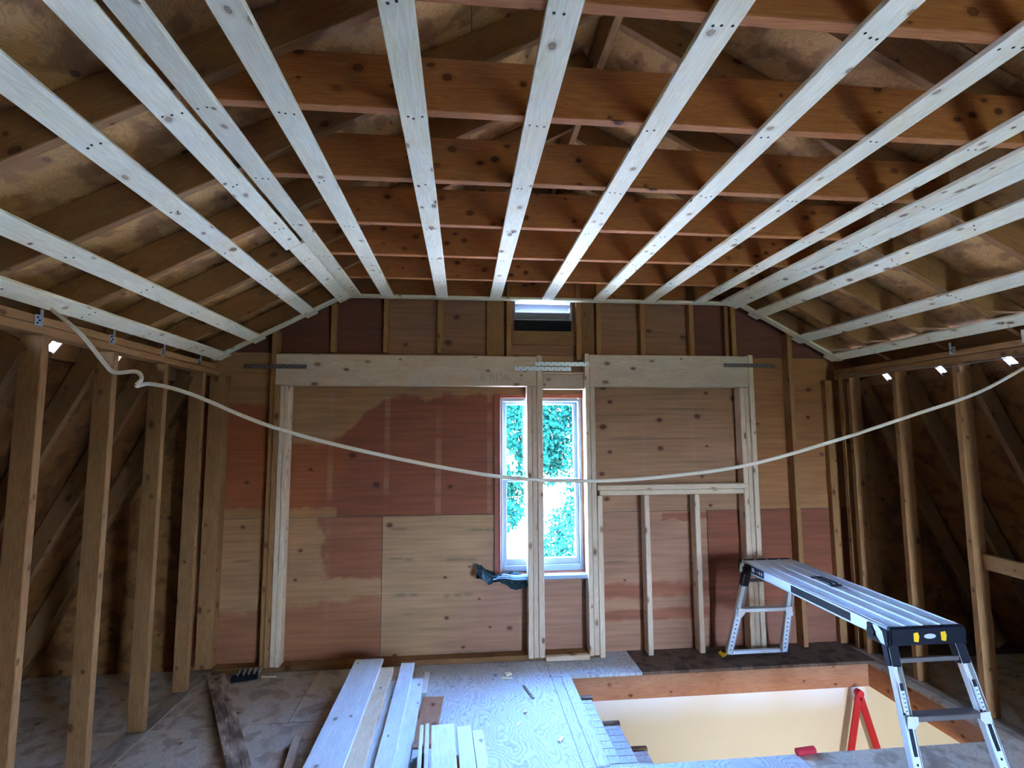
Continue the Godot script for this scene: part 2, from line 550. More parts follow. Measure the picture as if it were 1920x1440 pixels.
	for p in [[-1.10, 0.925, 0.06, 9], [-0.52, 0.905, 0.05, 9], [-0.40, 0.902, 0.06, 10], [-1.12, 0.709, 0.05, 8], [-1.02, 0.70, 0.03, 9], [-0.68, 0.690, 0.07, 9], [-0.56, 0.688, 0.05, 8], [-1.08, 0.447, 0.04, 12], [-0.98, 0.445, 0.025, 9], [-0.74, 0.43, 0.02, 12], [-0.66, 0.433, 0.03, 11], [-0.58, 0.436, 0.03, 11], [-0.86, 0.20, 0.07, 3], [-1.02, 0.31, 0.05, 3], [-0.60, 0.015, 0.09, 14], [-0.35, 0.02, 0.08, 10], [0.55, 0.64, 0.09, 5], [0.55, 1.77, 0.25, 5], [0.9, 1.585, 0.4, 6], [1.3, 1.40, 0.2, 5], [1.1, 1.82, 0.3, 5], [-0.83, 1.66, 0.05, 5], [-2.2, 0.72, 0.06, 8]]:
		knot(d, w, h, (p[0] + WX) * WPX, (3.6 - p[1]) * WPX, p[2] * WPX, p[3] * 0.001 * WPX, gr, 0.45)
	return to_texture(w, h, d)


func wall_uv() -> Transform2D:
	return Transform2D(Vector2(1.0 / (2.0 * WX), 0), Vector2(0, -1.0 / 3.7), Vector2(0.5, 3.6 / 3.7))


func sheet_uv(r := 1.22) -> Transform2D:
	return Transform2D(Vector2(1.0 / r, 0), Vector2(0, 1.0 / r), Vector2(rng.randf(), rng.randf()))


func roof_left(x: float) -> float:
	return CY - SL * (KL - x)


func roof_right(x: float) -> float:
	return CY - SL * (x - KR)


const RIDGE_X := 0.055


func roof_y(x: float) -> float:
	return minf(roof_left(x), roof_right(x))


# ---------------------------------------------------------------- setting

func front_wall() -> void:
	var wall := setting("wall_front", "gable end wall of stained plywood sheets with a window")
	var g := 0.002           # half a joint
	var top := func(x: float) -> Vector2:
		return Vector2(x, roof_y(x) + 0.20)
	var sheets := [
		[Vector2(-2.6, 1.017 + g), Vector2(-0.35, 1.017 + g), Vector2(-0.35, 1.90), Vector2(-0.02 - g, 1.90), Vector2(-0.02 - g, 2.24 - g), Vector2(-2.6, 2.24 - g)],
		[Vector2(0.30, 1.017 + g), Vector2(2.6, 1.017 + g), Vector2(2.6, 2.24 - g), Vector2(-0.02 + g, 2.24 - g), Vector2(-0.02 + g, 1.90), Vector2(0.30, 1.90)],
		[Vector2(-2.6, -0.3), Vector2(-1.216 - g, -0.3), Vector2(-1.216 - g, 1.017 - g), Vector2(-2.6, 1.017 - g)],
		[Vector2(-1.216 + g, -0.3), Vector2(1.30 - g, -0.3), Vector2(1.30 - g, 1.017 - g), Vector2(0.30, 1.017 - g), Vector2(0.30, 0.585), Vector2(-0.35, 0.585), Vector2(-0.35, 1.017 - g), Vector2(-1.216 + g, 1.017 - g)],
		[Vector2(1.30 + g, -0.3), Vector2(2.6, -0.3), Vector2(2.6, 1.017 - g), Vector2(1.30 + g, 1.017 - g)],
		[Vector2(-2.6, 2.24 + g), Vector2(-1.212 - g, 2.24 + g), top.call(-1.212 - g), top.call(-2.6)],
		[Vector2(-1.212 + g, 2.24 + g), Vector2(1.205 - g, 2.24 + g), top.call(1.205 - g), Vector2(1.205 - g, 2.86), Vector2(0.24, 2.86), Vector2(0.24, 2.52), Vector2(-0.235, 2.52), Vector2(-0.235, 2.86), Vector2(-1.212 + g, 2.86)],
		[Vector2(1.205 + g, 2.24 + g), Vector2(2.6, 2.24 + g), top.call(2.6), top.call(1.205 + g)],
		[Vector2(-1.212 + g, 2.864), Vector2(1.205 - g, 2.864), top.call(1.205 - g), top.call(RIDGE_X), top.call(-1.212 + g)],
	]
	sheets[6] = [Vector2(-1.212 + g, 2.24 + g), Vector2(1.205 - g, 2.24 + g), Vector2(1.205 - g, 2.86), Vector2(0.24, 2.86), Vector2(0.24, 2.52), Vector2(-0.235, 2.52), Vector2(-0.235, 2.86), Vector2(-1.212 + g, 2.86)]
	for k in sheets.size():
		var s := shape()
		s.plate(Transform3D.IDENTITY, PackedVector2Array(sheets[k]), -0.019, wall_uv())
		obj("plywood_panel", s, M.wall, wall, at(Vector3(0, 0, [0.0, -0.001, 0.001, 0.0, 0.0015, 0.0, -0.001, 0.001, 0.0][k])))
	for sd in [-1.0, 1.0]:                        # the gable behind the knee walls
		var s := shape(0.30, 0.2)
		s.plate(Transform3D.IDENTITY, PackedVector2Array([Vector2(2.604 * sd, -0.3), Vector2(3.75 * sd, -0.3), Vector2(3.6 * sd, 0.0), Vector2(2.604 * sd, 2.24)]), -0.019, sheet_uv())
		obj("plywood_panel", s, M.roof_ply, wall)
	# outside siding behind the sheets
	for q in [[Vector2(-3.75, -0.3), Vector2(-0.355, -0.3), Vector2(-0.355, 2.24), Vector2(-2.6, 2.24), Vector2(-3.6, 0.1)], [Vector2(0.305, -0.3), Vector2(3.75, -0.3), Vector2(3.6, 0.1), Vector2(2.6, 2.24), Vector2(0.305, 2.24)], [Vector2(-0.355, -0.3), Vector2(0.305, -0.3), Vector2(0.305, 0.58), Vector2(-0.355, 0.58)], [Vector2(-0.355, 1.905), Vector2(0.305, 1.905), Vector2(0.305, 2.24), Vector2(-0.355, 2.24)], [Vector2(-2.6, 2.24), Vector2(-0.24, 2.24), top.call(-0.24), top.call(-2.6)], [Vector2(0.245, 2.24), Vector2(2.6, 2.24), top.call(2.6), top.call(0.245)], [Vector2(-0.24, 2.24), Vector2(0.245, 2.24), Vector2(0.245, 2.515), Vector2(-0.24, 2.515)], [Vector2(-0.24, 2.86), Vector2(0.245, 2.86), top.call(0.245), top.call(RIDGE_X), top.call(-0.24)]]:
		var s := shape()
		s.plate(Transform3D.IDENTITY, PackedVector2Array(q), -0.016, sheet_uv())
		obj("siding", s, M.siding, wall, at(Vector3(0, 0, -0.0215)))
	# old studs and plates that are still there
	for x in [-2.011, -1.600, -1.212, -0.805, 0.280, 0.440, 0.799, 1.206, 1.560, 2.015]:
		var lo := 2.24 if absf(x) < 1.9 else (0.018 if x < 0.0 else FY)
		if x > -0.1 and x < 0.5:
			lo = 2.2
		stick("stud", Vector3(x - 0.019, lo, 0.001), Vector3(x + 0.019, roof_y(x) - 0.002, 0.088 if absf(x) > 1.9 else 0.06), M.stud, wall, 1.15)
	stick("stud", Vector3(-0.292, 2.2, 0.001), Vector3(-0.255, 2.83, 0.07), M.stud, wall, 0.95)
	stick("backing_board", Vector3(-0.445, 2.2, 0.001), Vector3(-0.305, 2.83, 0.028), M.stud, wall, 0.8)
	stick("backing_board", Vector3(0.305, 2.2, 0.001), Vector3(0.415, 2.83, 0.022), M.stud, wall, 0.7)
	stick("vent_header", Vector3(-0.25, 2.32, 0.002), Vector3(0.255, 2.43, 0.03), M.stud, wall, 0.75)
	stick("stud", Vector3(1.49, 2.24, 0.001), Vector3(1.52, roof_y(1.5), 0.05), M.stud, wall, 0.85)
	stick("stud", Vector3(-2.455, 0.018, 0.001), Vector3(-2.345, 2.05, 0.088), M.stud, wall, 1.0)
	stick("stud", Vector3(2.330, FY, 0.001), Vector3(2.40, 2.05, 0.05), M.stud, wall, 0.95)
	# the sole plate stops at the framed openings only in its upper edge
	stick("sole_plate", Vector3(-2.34, FY, 0.001), Vector3(0.388, 0.017, 0.090), M.stud, wall, 0.72)
	stick("end_rafter", Vector3(-1.5, CY, 0.002), Vector3(1.61, CY + 0.14, 0.04), M.fir, wall, 0.9)
	beam("end_rafter", Vector3(-2.56, roof_left(-2.56) + 0.075, 0.10), Vector3(RIDGE_X - 0.03, roof_left(RIDGE_X - 0.03) + 0.075, 0.10), 0.036, 0.13, Vector3.UP, M.stud, wall, 0.85)
	beam("end_rafter", Vector3(2.56, roof_right(2.56) + 0.075, 0.10), Vector3(RIDGE_X + 0.03, roof_right(RIDGE_X + 0.03) + 0.075, 0.10), 0.036, 0.13, Vector3.UP, M.stud, wall, 0.85)


func roof() -> void:
	var roof_ := setting("ceiling", "underside of the upper gambrel roof of plywood sheets")
	for sd in [-1.0, 1.0]:
		var xe: float = 2.585 * sd if sd > 0.0 else -2.75
		var y := func(x: float) -> float:
			return (roof_left(x) if sd < 0.0 else roof_right(x)) + 0.152 * sqrt(1.0 + SL * SL)
		var foot := Vector3(xe, y.call(xe), 0)
		var head := Vector3(RIDGE_X, y.call(RIDGE_X), 0)
		var d := (head - foot).normalized()
		var len_ := (head - foot).length()
		var nrm := Vector3(-d.y, d.x, 0) if sd < 0.0 else Vector3(d.y, -d.x, 0)
		var z := -0.08
		var col := 0
		while z < RZ + 0.05:
			var z1 := minf(z + 2.44, RZ + 0.08)
			var u := 0.0
			var u1 := 1.22 if col % 2 == 0 else 0.61
			while u < len_ - 0.01:
				u1 = minf(u1, len_)
				var s := shape(rng.randf_range(0.9, 1.06))
				s.plate(Transform3D(Basis(Vector3(0, 0, 1), d, nrm), foot), PackedVector2Array([Vector2(z + 0.003, u + 0.003), Vector2(z1 - 0.003, u + 0.003), Vector2(z1 - 0.003, u1 - 0.001), Vector2(z + 0.003, u1 - 0.001)]), 0.013, sheet_uv())
				obj("plywood_panel", s, M.roof_ply, roof_)
				u = u1
				u1 = u + 1.22
			z = z1
			col += 1
		# roof covering
		var s := shape()
		s.plate(Transform3D(Basis(Vector3(0, 0, 1), d, nrm), foot + nrm * 0.015), PackedVector2Array([Vector2(-0.2, -0.01), Vector2(RZ + 0.2, -0.01), Vector2(RZ + 0.2, len_ + 0.02), Vector2(-0.2, len_ + 0.02)]), 0.012, sheet_uv())
		obj("roofing", s, M.tar, roof_)
	stick("ridge_board", Vector3(RIDGE_X - 0.019, roof_y(RIDGE_X) - 0.02, 0.13), Vector3(RIDGE_X + 0.019, roof_y(RIDGE_X) + 0.165, RZ), M.stud, roof_, 0.9)
	# the pale strips nailed along the end of the ceiling
	for q in [[Vector3(-2.42, roof_left(-2.42) - 0.012, 0.125), Vector3(KL, CY - 0.012, 0.125)], [Vector3(2.42, roof_right(2.42) - 0.012, 0.125), Vector3(KR, CY - 0.012, 0.125)]]:
		beam("edge_strip", q[0], q[1], 0.062, 0.018, Vector3.UP, M.pine, roof_, 0.9)
	stick("edge_strip", Vector3(KL - 0.01, CY - 0.022, 0.060), Vector3(KR + 0.01, CY - 0.003, 0.120), M.pine, roof_, 0.9)
	# rafters and ties above and behind the camera
	for k in [6, 7]:
		var z: float = 3.73 + (k - 6) * 0.9
		beam("rafter", Vector3(-2.56, roof_left(-2.56) + 0.08, z), Vector3(0.03, roof_left(0.03) + 0.08, z), 0.038, 0.14, Vector3.UP, M.stud, roof_)
		beam("rafter", Vector3(2.56, roof_right(2.56) + 0.08, z), Vector3(0.08, roof_right(0.08) + 0.08, z), 0.038, 0.14, Vector3.UP, M.stud, roof_)
		stick("collar_tie", Vector3(-1.45, CY + 0.001, z - 0.06), Vector3(1.55, CY + 0.184, z - 0.022), M.fir, roof_)


func knee_sides() -> void:
	for sd in [-1.0, 1.0]:
		var left: bool = sd < 0.0
		var wall := setting("wall_left" if left else "wall_right", "steep lower roof slope of dark plywood behind the %s knee wall" % ("left" if left else "right"))
		var head := Vector3(2.56 * sd, 2.02, 0)
		var foot := Vector3(3.62 * sd, -0.12, 0)
		var d := (head - foot).normalized()
		var nrm: Vector3 = Vector3(d.y, -d.x, 0) * sd
		if nrm.x * sd < 0.0:
			nrm = -nrm
		var len_ := (head - foot).length()
		var z := -0.08
		while z < RZ + 0.05:
			var z1 := minf(z + 2.44, RZ + 0.08)
			for q in [[0.0, 1.22], [1.22, len_]]:
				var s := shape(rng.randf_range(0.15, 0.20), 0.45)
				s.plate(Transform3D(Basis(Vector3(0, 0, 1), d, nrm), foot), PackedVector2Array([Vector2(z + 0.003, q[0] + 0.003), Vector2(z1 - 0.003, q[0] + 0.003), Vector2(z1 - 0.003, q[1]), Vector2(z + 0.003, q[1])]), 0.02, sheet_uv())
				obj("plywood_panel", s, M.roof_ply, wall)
			z = z1
		var cov := shape()
		cov.plate(Transform3D(Basis(Vector3(0, 0, 1), d, nrm), foot + nrm * 0.022), PackedVector2Array([Vector2(-0.2, -0.1), Vector2(RZ + 0.2, -0.1), Vector2(RZ + 0.2, len_ - 0.005), Vector2(-0.2, len_ - 0.005)]), 0.012, sheet_uv())
		obj("roofing", cov, M.tar, wall)
		# blocking that leaves a slot to the sky in each bay
		var slots: Array = [[0.91, 0.96], [1.34, 1.40], [1.80, 1.86]] if left else [[0.39, 0.44], [0.825, 0.875], [1.255, 1.31], [1.70, 1.76]]
		var z0 := -0.06
		var sk := 0.05
		for q in slots + [[RZ + 0.05, 0.0]]:
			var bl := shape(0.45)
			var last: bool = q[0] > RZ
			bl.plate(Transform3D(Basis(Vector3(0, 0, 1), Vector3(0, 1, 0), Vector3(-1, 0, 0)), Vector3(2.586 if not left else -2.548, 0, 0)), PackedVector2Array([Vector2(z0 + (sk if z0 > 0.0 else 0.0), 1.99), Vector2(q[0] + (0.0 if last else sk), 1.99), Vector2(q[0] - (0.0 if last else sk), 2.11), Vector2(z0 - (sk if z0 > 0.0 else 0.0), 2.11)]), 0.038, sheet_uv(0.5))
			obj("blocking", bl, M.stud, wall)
			z0 = q[1]
		stick("blocking", Vector3(2.548 * sd, 2.111, -0.06), Vector3(2.586 * sd, 2.268 if left else 2.30, RZ + 0.05), M.stud, wall, 0.45)
		# plates of the knee wall and its studs beside and behind the camera
		stick("top_plate", Vector3(2.38 * sd, 2.053, 0.09), Vector3(2.47 * sd, 2.089, RZ - 0.05), M.stud, wall, 1.1)
		stick("top_plate", Vector3(2.38 * sd, 2.092, 0.092), Vector3(2.47 * sd, 2.128, RZ - 0.05), M.stud, wall, 1.1)
		stick("sole_plate", Vector3(2.36 * sd, FY, 0.095), Vector3(2.475 * sd, -0.013, RZ - 0.05), M.floor_tan, wall, 0.6)
		for k in 8:
			var zs := (2.54 if left else 2.42) + k * 0.445
			stick("stud", Vector3(2.38 * sd, -0.012, zs), Vector3(2.469 * sd, 2.052, zs + 0.038), M.stud, wall)


func floors() -> void:
	var fl := setting("floor", "worn plywood and board subfloor with an open stairwell")
	var th := 0.019
	var sheets := [
		# [x0, z0, x1, z1, material, tone]
		[-3.70, 0.0, -1.62, 0.735, "floor_tan", 0.9],
		[-1.617, 0.0, -0.95, 0.735, "floor_tan", 1.0],
		[-3.70, 0.738, -1.22, 1.96, "floor_tan", 0.95],
		[-1.217, 0.738, -0.95, 1.96, "floor_tan", 1.08],
		[-0.946, 0.0, -0.02, 1.30, "floor_ply", 1.0],
		[-0.017, 0.352, 0.045, 1.30, "floor_ply", 1.05],
		[-0.017, 0.0, 0.62, 0.349, "floor_ply", 1.0],
		[0.623, 0.0, 3.70, 0.349, "ledge", 0.8],
		[2.296, 0.352, 3.70, 1.30, "floor_tan", 0.85],
		[-0.946, 1.303, 1.10, 2.50, "floor_ply", 0.95],
		[1.103, 1.303, 1.83, 2.50, "floor_tan", 1.02],
		[1.833, 1.303, 3.70, 2.50, "floor_tan", 0.98],
		[-3.70, 1.963, -0.95, 3.2, "floor_tan", 1.0],
		[-3.70, 3.203, 0.0, RZ + 0.05, "floor_ply", 0.95],
		[0.003, 2.503, 3.70, RZ + 0.05, "floor_ply", 0.95],
		[-0.946, 2.503, 0.0, 3.2, "floor_ply", 0.95],
	]
	for q in sheets:
		var s := shape(q[5])
		var mid := Vector3((q[0] + q[2]) * 0.5, FY - th * 0.5 - rng.randf() * 0.0015, (q[1] + q[3]) * 0.5)
		s.plate(Transform3D(Basis(Vector3(1, 0, 0), Vector3(0, 0, -1), Vector3(0, 1, 0)), Vector3(-mid.x, -th * 0.5, -mid.z)), PackedVector2Array([Vector2(q[0], -q[1]), Vector2(q[2], -q[1]), Vector2(q[2], -q[3]), Vector2(q[0], -q[3])]), th, Transform2D(Vector2(0, 1.0 / 1.1), Vector2(1.0 / 1.1, 0), Vector2(rng.randf(), rng.randf())))
		var o := obj("floor_sheet", s, M[q[4]], fl, at(Vector3(mid.x, mid.y, mid.z)))
		o.transform.origin = Vector3(mid.x, mid.y, mid.z)
	# the rim of the stairwell
	stick("rim_board", Vector3(0.02, FY - 0.175, 0.312), Vector3(2.34, FY - 0.0195, 0.350), M.rim, fl, 1.0)
	stick("rim_board", Vector3(2.297, FY - 0.175, 0.351), Vector3(2.335, FY - 0.0195, 1.31), M.rim, fl, 1.0)
	stick("rim_board", Vector3(0.02, FY - 0.175, 1.303), Vector3(2.34, FY - 0.0195, 1.341), M.rim, fl, 0.95)
	stick("rim_board", Vector3(0.008, FY - 0.175, 0.351), Vector3(0.045, FY - 0.0195, 1.302), M.rim, fl, 0.9)
	# ceiling of the storey below
	for q in [[-3.7, -0.1, 3.7, 0.305], [-3.7, 0.306, 0.0, 1.35], [2.345, 0.306, 3.7, 1.35], [-3.7, 1.351, 3.7, RZ + 0.05]]:
		stick("lower_ceiling", Vector3(q[0], FY - 0.190, q[1]), Vector3(q[2], FY - 0.177, q[3]), M.cream, fl)
	# the weathered strip trodden over the edge beside the stairs
	stick("edge_board", Vector3(0.046, FY - 0.012, 0.36), Vector3(0.115, FY + 0.004, 1.30), M.floor_ply, fl, 1.05)


func rear_wall() -> void:
	var wall := setting("wall_rear", "rear gable wall behind the camera with an open window hole on the right")
	var ox0 := 1.75
	var ox1 := 2.30
	var oy0 := 0.35
	var oy := 1.85
	var th := 0.14
	var t := func(x: float) -> Vector2:
		return Vector2(x, roof_y(x) + 0.16)
	for q in [
		[Vector2(-3.75, -0.3), Vector2(ox0, -0.3), Vector2(ox0, 2.24), Vector2(-2.6, 2.24), Vector2(-3.65, 0.1)],
		[Vector2(ox1, -0.3), Vector2(3.75, -0.3), Vector2(3.65, 0.1), Vector2(2.6, 2.24), Vector2(ox1, 2.24)],
		[Vector2(ox0, -0.3), Vector2(ox1, -0.3), Vector2(ox1, oy0), Vector2(ox0, oy0)],
		[Vector2(ox0, oy), Vector2(ox1, oy), Vector2(ox1, 2.24), Vector2(ox0, 2.24)],
		[Vector2(-2.6, 2.241), Vector2(2.6, 2.241), t.call(2.6), t.call(RIDGE_X), t.call(-2.6)],
	]:
		var s := shape()
		s.plate(Transform3D.IDENTITY, PackedVector2Array(q), th, sheet_uv())
		obj("plywood_panel", s, M.roof_ply, wall, at(Vector3(0, 0, RZ)))


func below() -> void:
	# the storey under the attic: what the stairwell shows of it
	var wall := setting("wall_below", "cream painted wall of the storey below seen through the stairwell")
	for q in [["plaster", Vector3(-3.7, -2.62, -0.1), Vector3(3.7, FY - 0.191, 0.305), "cream"], ["plaster", Vector3(3.4, -2.62, 0.306), Vector3(3.7, FY - 0.191, RZ), "cream"], ["plaster", Vector3(-3.7, -2.62, 0.306), Vector3(-3.4, FY - 0.191, RZ), "cream"], ["plaster", Vector3(-3.4, -2.62, RZ - 0.2), Vector3(3.4, FY - 0.191, RZ), "cream"], ["lower_floor", Vector3(-3.7, -2.80, -0.1), Vector3(3.7, -2.621, RZ), "floor_tan"]]:
		var s := shape()
		s.box(Transform3D.IDENTITY, q[2] - q[1], 0.001)
		obj(q[0], s, M[q[3]], wall, span(q[1], q[2]))
	# a ceiling lamp of that storey
	var lamp := thing("ceiling_lamp", "round frosted ceiling lamp on the storey below the stairwell", "lamp", Vector3(1.5, FY - 0.19, 2.3))
	var b := shape()
	b.tube([Vector3(0, 0, 0), Vector3(0, -0.03, 0)], 0.08, -1.0, 20)
	obj("base", b, M.white_paint, lamp)
	var gl := shape()
	var pts := []
	var bulb := mat(Color(1, 0.95, 0.85), 0.4)
	bulb.emission_enabled = true
	bulb.emission = Color(1.0, 0.98, 0.95)
	bulb.emission_energy_multiplier = 1.0
	for k in 9:
		pts.append(k)
	var sp := SphereMesh.new()
	sp.radius = 0.10
	sp.height = 0.16
	var o := MeshInstance3D.new()
	o.name = "shade"
	o.mesh = sp
	o.material_override = bulb
	o.position = Vector3(0, -0.10, 0)
	lamp.add_child(o)
	var l := OmniLight3D.new()
	l.name = "lamp_light"
	l.light_color = Color(1.0, 0.98, 0.95)
	l.light_energy = 0.15
	l.light_size = 0.10
	l.omni_range = 12.0
	l.omni_attenuation = 2.0
	l.shadow_enabled = true
	l.position = Vector3(0, -0.10, 0)
	lamp.add_child(l)
	# stairs going down to the right
	var st := thing("staircase", "weathered grey wooden stairs going down beside the edge of the floor", "stairs", Vector3(0.13, FY, 0.38))
	for k in 9:
		var y := -0.075 - 0.165 * k
		var s := shape(1.0)
		var xa := -0.085 + 0.178 * k
		s.box(Transform3D.IDENTITY, Vector3(0.21, 0.03, 0.72), 0.004, roff())
		for g in 11:                      # worn ribs across the tread
			s.box(at(Vector3(0.0, 0.0155, -0.33 + 0.066 * g)), Vector3(0.20, 0.004, 0.030), 0.0015, roff())
		obj("tread", s, M.floor_ply, st, at(Vector3(xa + 0.06, y, 0.53)))
		var rs := shape(0.6)
		rs.box(Transform3D.IDENTITY, Vector3(0.20, 0.13, 0.03), 0.003, roff())
		obj("stringer_step", rs, M.dirty, st, at(Vector3(xa + 0.075, y - 0.04, 0.145)))
	for z in [0.12, 0.87]:
		beam("stringer", Vector3(-0.02, -0.25, z), Vector3(1.50, -1.66, z), 0.035, 0.16, Vector3.UP, M.dirty, st, 0.8)
	# red frame leaning in the corner below, and the end of a red tube on the floor edge
	var rd := thing("red_stand", "red A-shaped tube stand standing against the cream wall in the stairwell", "stand", Vector3(2.16, -0.60, 0.42))
	for q in [Vector3(-0.56, -2.0, 0.0), Vector3(0.70, -2.0, 0.0)]:
		var s := shape()
		s.box(Transform3D.IDENTITY, Vector3(0.045, (q - Vector3(0, 0.40, 0)).length(), 0.03), 0.008)
		var dir: Vector3 = (q - Vector3(0.0, 0.40, 0)).normalized()
		obj("leg", s, M.red, rd, Transform3D(Basis(dir.cross(Vector3.BACK).normalized() * 1.0, dir, Vector3.BACK), (q + Vector3(0, 0.40, 0)) * 0.5))
	var cp := shape()
	cp.tube([Vector3(0, 0.40, -0.02), Vector3(0, 0.40, 0.02)], 0.024, -1.0, 14)
	obj("top_joint", cp, M.red, rd)
	var rt := shape()
	rt.tube([Vector3(1.09, FY + 0.016, 1.312), Vector3(1.12, FY + 0.018, 1.312), Vector3(1.19, FY + 0.018, 1.306)], 0.018, -1.0, 12)
	tag(obj("red_tube", rt, M.red), "short red tube end lying on the near edge of the stairwell", "tube")


func leaf_cloud(count: int, lo: Vector3, hi: Vector3, size: float, sd: int, holes: float) -> MultiMesh:
	var leaf := shape()
	var a := Vector3(0, 0, 0); var b := Vector3(0.28, 0.35, 0.06); var d := Vector3(0, 1.0, -0.08); var e := Vector3(-0.28, 0.35, 0.06)
	leaf.tri(a, b, d, Vector3(0.2, 0, 1), Vector3(0.2, 0, 1), Vector3(0.2, 0, 1), Vector2.ZERO, Vector2.RIGHT, Vector2.ONE)
	leaf.tri(a, d, e, Vector3(-0.2, 0, 1), Vector3(-0.2, 0, 1), Vector3(-0.2, 0, 1), Vector2.ZERO, Vector2.ONE, Vector2.UP)
	var r := RandomNumberGenerator.new()
	r.seed = sd
	var f := FastNoiseLite.new()
	f.seed = sd
	f.frequency = 0.55
	var mm := MultiMesh.new()
	mm.transform_format = MultiMesh.TRANSFORM_3D
	mm.mesh = leaf.mesh()
	var put: Array[Transform3D] = []
	var tries := 0
	while put.size() < count and tries < count * 12:
		tries += 1
		var u := Vector3(r.randf_range(-1, 1), r.randf_range(-1, 1), r.randf_range(-1, 1))
		if u.length() > 1.0:
			continue
		var p := (lo + hi) * 0.5 + u * (hi - lo) * 0.5
		if f.get_noise_3dv(p) < holes:
			continue
		var bs := Basis.from_euler(Vector3(r.randf_range(-1.2, 1.2), r.randf() * TAU, r.randf_range(-1.5, 1.5))).scaled(Vector3.ONE * size * r.randf_range(0.6, 1.3))
		put.append(Transform3D(bs, p))
	mm.instance_count = put.size()
	for k in put.size():
		mm.set_instance_transform(k, put[k])
	return mm


func outside() -> void:
	var gy := -2.85
	var g := shape()
	g.plate(Transform3D(Basis(Vector3(1, 0, 0), Vector3(0, 0, -1), Vector3(0, 1, 0)), Vector3(0, gy, 0)), PackedVector2Array([Vector2(-70, -70), Vector2(70, -70), Vector2(70, 70), Vector2(-70, 70)]), -0.3, sheet_uv(30.0))
	var o := obj("lawn", g, M.grass)
	o.set_meta("kind", "structure")
	o.set_meta("label", "sunlit green lawn outside the attic window")
	var yard := shape()
	yard.plate(Transform3D(Basis(Vector3(1, 0, 0), Vector3(0, 0, -1), Vector3(0, 1, 0)), Vector3(0, gy - 0.05, 0)), PackedVector2Array([Vector2(-16, 0.6), Vector2(14, 0.6), Vector2(12, 22), Vector2(-14, 24)]), 0.07, sheet_uv(4.0))
	var yo := obj("gravel_yard", yard, M.gravel)
	yo.set_meta("kind", "structure")
	yo.set_meta("label", "bright pale gravel yard outside the window")
	var spots := [
		["tree", "leafy green tree seen through the left half of the window", Vector3(0.2, gy, -8.6), Vector3(-2.2, -0.9, -10.0), Vector3(1.9, 4.6, -7.0), 19000, 0.13, 0.07],
		["tree", "leafy green tree seen through the right half of the window", Vector3(2.7, gy, -8.8), Vector3(1.0, -0.6, -10.2), Vector3(4.8, 5.0, -7.2), 20000, 0.13, 0.05],
		["shrub", "bright green shrub low outside the right half of the window", Vector3(1.55, gy, -6.6), Vector3(0.85, gy, -7.4), Vector3(2.6, 0.30, -5.8), 8000, 0.10, -0.2],
	]
	for q in spots:
		var t := thing(q[0], q[1], q[0], q[2])
		var s := shape()
		if q[0] == "tree":
			s.tube([Vector3(0, 0, 0), Vector3(0.05, 1.5, 0.02), Vector3(-0.05, 3.2, 0), Vector3(0.1, 5.2, 0.05)], 0.10, -1.0, 8)
			obj("trunk", s, M.bark, t)
		else:
			for k in 5:
				s.tube([Vector3(0, 0, 0), Vector3(sin(k * 1.3) * 0.5, 1.5, cos(k * 1.3) * 0.4), Vector3(sin(k * 1.3) * 0.8, 2.6, cos(k * 1.3) * 0.6)], 0.02, -1.0, 5)
			obj("stem", s, M.bark, t)
		var mi := MultiMeshInstance3D.new()
		mi.name = "foliage"
		mi.multimesh = leaf_cloud(q[5], q[3] - q[2], q[4] - q[2], q[6], 500 + int(q[5]), q[7])
		mi.material_override = M.leaf
		mi.set_meta("kind", "stuff")
		t.add_child(mi)


# ---------------------------------------------------------------- window, vent, framing

func frame_ring(s: Shape, x0: float, x1: float, y0: float, y1: float, wl: float, wr: float, wb: float, wt: float, z0: float, z1: float, bev := 0.003) -> void:
	for q in [[x0, y0, x0 + wl, y1], [x1 - wr, y0, x1, y1], [x0 + wl, y0, x1 - wr, y0 + wb], [x0 + wl, y1 - wt, x1 - wr, y1]]:
		s.box(span(Vector3(q[0], q[1], z0), Vector3(q[2], q[3], z1)), Vector3(q[2] - q[0], q[3] - q[1], z1 - z0), bev)


func window() -> void:
	var win := setting("window_1", "tall white double-hung window with foliage outside, behind the new studs")
	var s := shape()
	frame_ring(s, -0.385, 0.345, 0.56, 1.935, 0.045, 0.02, 0.004, 0.03, 0.001, 0.016)
	frame_ring(s, -0.350, 0.325, 0.575, 1.912, 0.012, 0.012, 0.004, 0.012, -0.02, 0.022)
	obj("casing", s, M.pink_casing, win)
	var fr := shape()
	frame_ring(fr, -0.349, 0.299, 0.586, 1.899, 0.032, 0.022, 0.045, 0.024, -0.12, -0.002)
	obj("window_frame", fr, M.white_paint, win)
	for q in [["upper_sash", 1.255, 1.874, -0.085, -0.055], ["lower_sash", 0.632, 1.275, -0.050, -0.020]]:
		var sa := shape()
		frame_ring(sa, -0.316, 0.276, q[1], q[2], 0.030, 0.028, 0.045 if q[0] == "lower_sash" else 0.022, 0.022, q[3], q[4])
		var so := obj(q[0], sa, M.white_paint, win)
		var gl := shape()
		gl.box(span(Vector3(-0.30, q[1] + 0.012, q[3] + 0.012), Vector3(0.26, q[2] - 0.012, q[3] + 0.016)), Vector3(0.56, q[2] - q[1] - 0.024, 0.004), 0.0005)
		obj("pane", gl, M.glass, so)
	var si := shape()
	si.box(span(Vector3(-0.36, 0.545, -0.02), Vector3(0.31, 0.575, 0.085)), Vector3(0.67, 0.03, 0.105), 0.004)
	obj("sill", si, M.white_paint, win)


